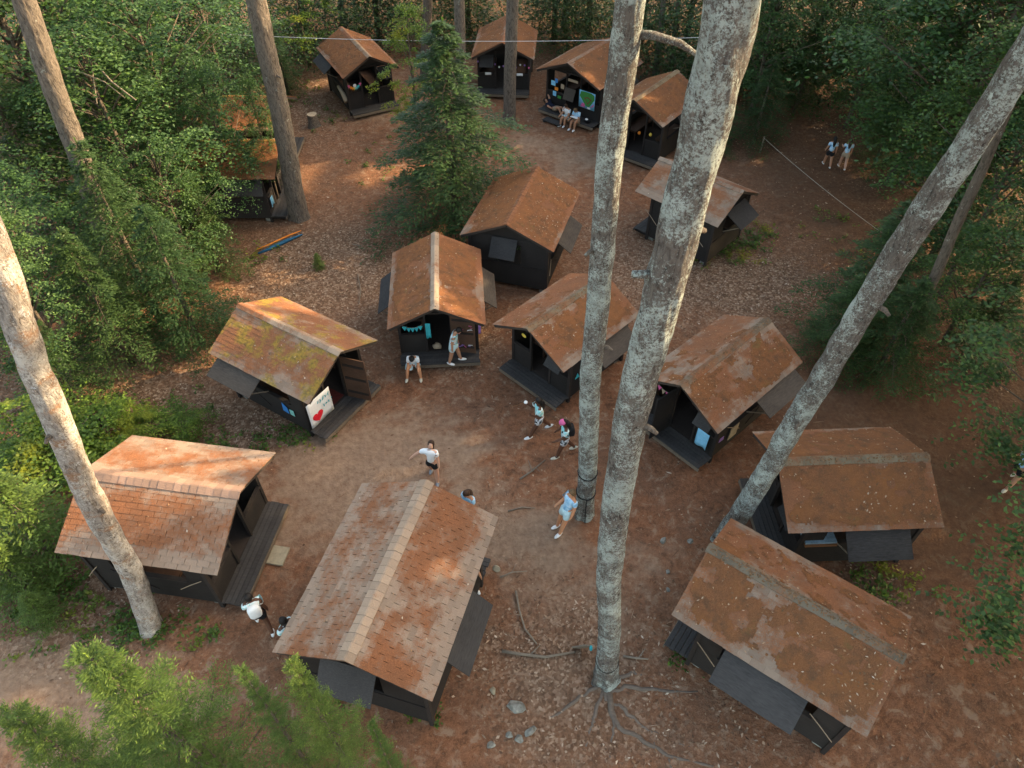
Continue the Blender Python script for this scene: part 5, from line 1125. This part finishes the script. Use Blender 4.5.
# roots of the thick trunk
def root_path(pix, r0, r1, parent, B):
    P_ = [at(*p_) for p_ in pix]; out = []
    for i in range(len(P_)-1):
        for t in np.linspace(0, 1, 5)[:-1]: out.append(P_[i]*(1-t)+P_[i+1]*t)
    out.append(P_[-1]); n = len(out); rr = random.Random(len(pix)*7+int(pix[0][0]))
    V_ = [Vector((p_[0]-B[0]+rr.uniform(-.03, .03), p_[1]-B[1]+rr.uniform(-.03, .03), ground_z(np.array(p_[0]), np.array(p_[1]))+.01+rr.uniform(-.05, .0))) for p_ in out]
    MB().tube(V_, [r0+(r1-r0)*i/(n-1) for i in range(n)], 7).build('root', M['root'], parent, True)
for pix, r0, r1 in (([(610, 692), (625, 687), (660, 690), (697, 691)], .07, .03), ([(606, 700), (620, 706), (637, 722), (652, 732)], .055, .03), ([(612, 712), (618, 727), (645, 741), (669, 757), (715, 767)], .06, .035), ([(614, 716), (613, 735), (610, 757)], .04, .02),
                     ([(594, 715), (592, 727), (586, 746)], .045, .02), ([(652, 747), (658, 735), (664, 727)], .03, .015), ([(592, 690), (580, 697), (560, 712), (549, 717)], .05, .03), ([(622, 676), (634, 673), (642, 675)], .05, .03), ([(668, 757), (672, 770)], .03, .02), ([(655, 732), (672, 742), (690, 748)], .025, .012)):
    near_ = abs(pix[0][0]-606) < 18 and pix[0][1] < 718
    root_path(([(606, 680)] if near_ else [])+pix, r0*(1.35 if near_ else .85), r1, rt_, Bt)
Bl = PINE['right'][0]
# fallen branches
def stick(pix, r, label, forks=()):
    P_ = [at(*p_) for p_ in pix]; o = empty('fallen_branch', (P_[0][0], P_[0][1], 0), 0, label, 'branch', 'fallen branches on the ground'); z_ = r*.8+.03
    MB().tube([(p_[0]-P_[0][0], p_[1]-P_[0][1], z_) for p_ in P_], [r*(1-.5*i/len(P_)) for i in range(len(P_))], 7).build('limb', M['stick'], o, True)
    for a_, b__ in forks:
        q, q2 = at(*a_), at(*b__); MB().tube([(q[0]-P_[0][0], q[1]-P_[0][1], z_), (q2[0]-P_[0][0], q2[1]-P_[0][1], z_+.05)], [r*.5, r*.25], 6).build('twig', M['stick'], o, True)
stick([(516, 592), (519, 610), (525, 630), (537, 645)], .03, 'curved grey branch on the ground right of the largest cabin')
stick([(502, 652), (520, 655), (545, 658), (575, 653)], .045, 'straight grey branch lying left of the thick trunk', [((530, 656), (540, 647))])
stick([(623, 657), (636, 659), (648, 660)], .03, 'short forked branch right of the thick trunk', [((638, 659), (645, 650))])
stick([(500, 578), (512, 573), (527, 572)], .02, 'thin branch near the shutter of the largest cabin', [((512, 573), (516, 566))])
stick([(520, 480), (532, 472), (545, 461)], .03, 'grey branch in the middle of the clearing below the walkers', [((532, 472), (528, 462)), ((536, 469), (540, 474))])
stick([(508, 512), (522, 508), (535, 509)], .02, 'pale twig left of the strapped trunk')
stick([(358, 275), (361, 292), (359, 305)], .02, 'pale twig above the cabin facing the camera')
stick([(352, 245), (362, 247)], .02, 'short pale twig on the upper path')
stick([(555, 372), (565, 380)], .02, 'short twig beside the deck of the cabin behind the middle trunk')
stick([(100, 708), (113, 703)], .02, 'dark twig on the bare sandy patch')
# stones
def stone(px, py, r, label, seed, mt='stone'):
    """an angular half buried field stone: a random hull"""
    g_ = np.random.default_rng(seed); bm = bmesh.new(); d_ = unit(g_.normal(size=(22, 3)))*np.array([r, r*g_.uniform(.6, .9), r*.55])*g_.uniform(.75, 1.1, (22, 1))
    for p_ in d_: bm.verts.new((p_[0], p_[1], p_[2]+r*.08))
    bmesh.ops.convex_hull(bm, input=bm.verts); bmesh.ops.bevel(bm, geom=list(bm.edges), offset=r*.05, segments=1, affect='EDGES')
    me = bpy.data.meshes.new('stone'); bm.to_mesh(me); bm.free(); me.materials.append(M[mt]); q = at(px, py); o = link('stone', me)
    o.location = (q[0], q[1], 0); o.rotation_euler = (0, 0, seed); tag(o, label, 'stone', 'stones on the clearing floor')
for i, a_ in enumerate(((517, 707, .24, 'largest pale grey stone below the straight fallen branch'), (531, 732, .19, 'pointed grey stone right of the small stones at the bottom'), (519, 740, .13, 'round grey stone beside the pointed one'), (509, 735, .10, 'small grey stone left of the round one'),
                        (492, 744, .14, 'grey stone nearest the bottom of the clearing'), (668, 590, .09, 'greenish stone near the corner of the nearest right cabin'), (690, 541, .12, 'pale stone left of the leaning right trunk'), (664, 541, .16, 'flat grey stone between the thick and leaning trunks'), (668, 572, .08, 'tiny pale stone above the nearest right cabin'))): stone(*a_, i+3)
stone(493, 691, .12, 'tan stone left of the largest grey stone', 30, 'mat_tan'); stone(497, 569, .15, 'pale tan stone by the eave of the largest cabin', 31, 'mat_tan')
# paving slab
q = at(277.5, 556); o = empty('paving_slab', (q[0], q[1], 0), R(-10), 'square sandy slab in front of the left cabin deck', 'slab')
MB().box(-.26, .26, -.27, .27, -.03, .06).build('slab', M['mat_tan'], o)
# tree stump
q = at(314, 126); o = empty('stump', (q[0], q[1], 0), 0, 'cut grey tree stump beside the far upper left cabin', 'stump')
th = [2*math.pi*k/16 for k in range(16)]; V = []
for z_, r_ in ((-.1, .38), (.08, .29), (.3, .25), (.62, .245)):
    V += [(r_*(1+.12*math.sin(3*a+1)*(1.2-z_))*math.cos(a), r_*(1+.12*math.sin(3*a+1)*(1.2-z_))*math.sin(a), z_+.03*math.sin(2*a)*(z_ > .5)) for a in th]
MB().add(V, [(j*16+k, j*16+(k+1) % 16, (j+1)*16+(k+1) % 16, (j+1)*16+k) for j in range(3) for k in range(16)]).build('bark', M['bark_far'], o, True)
MB().add([V[48+k] for k in range(16)], [tuple(range(16))]).build('cut_top', M['cut_wood'], o).location = (0, 0, .003)
# blue cloth with orange border lying in the leaves
P_ = [at(258, 253), at(272, 247), at(287, 240), at(302, 234)]; o = empty('hammock_cloth', (P_[0][0], P_[0][1], 0), 0, 'long blue cloth with orange border lying on the leaf litter', 'cloth')
pv = [Vector((p_[0]-P_[0][0], p_[1]-P_[0][1], .06)) for p_ in P_]
MB().tube([p_+Vector((.05, -.12, 0)) for p_ in pv], [.04, .08, .075, .03], 8).build('cloth', M['dark_blue'], o, True); MB().tube([p_+Vector((-.03, .08, .05)) for p_ in pv], [.02, .03, .03, .02], 7).build('border', M['orange'], o, True)
# overhead wire and low rope
def line(name, a, b_, sag, r, mt, label, cat):
    o = empty(name, tuple(a), 0, label, cat); a, b_ = Vector(a), Vector(b_); d_ = b_-a
    MB().tube([d_*t+Vector((0, 0, -sag*4*t*(1-t))) for t in np.linspace(0, 1, 21)], r, 5).build('strand', M[mt], o, True); return o
line('overhead_wire', at(150, 30, 4.6), at(735, 36, 4.6), .35, .012, 'wire', 'pale overhead wire strung across the far cabins', 'wire')
o = line('rope', at(764, 138, .75), at(892, 240, .75), .12, .009, 'rope', 'thin pale rope strung low beside the path of the distant walkers', 'rope')
for e_ in (at(764, 138, .75), at(892, 240, .75)): MB().box(e_[0]-o.location.x-.03, e_[0]-o.location.x+.03, e_[1]-o.location.y-.03, e_[1]-o.location.y+.03, -.85, .06).build('stake', M['stick'], o)
# board leaning on the thick trunk's foot
q = at(583, 652); o = empty('leaning_board', (q[0], q[1], 0), 0, 'small grey board with a teal tip leaning at the foot of the thick trunk', 'board')
MB().beam((-.18, .10, .02), (.12, -.02, .42), .22, .03, (0, 1, .2)).build('board', M['stick'], o); MB().ell((.16, -.06, .36), (.04, .06, .10), 8, 6).build('tip', M['teal'], o, True)
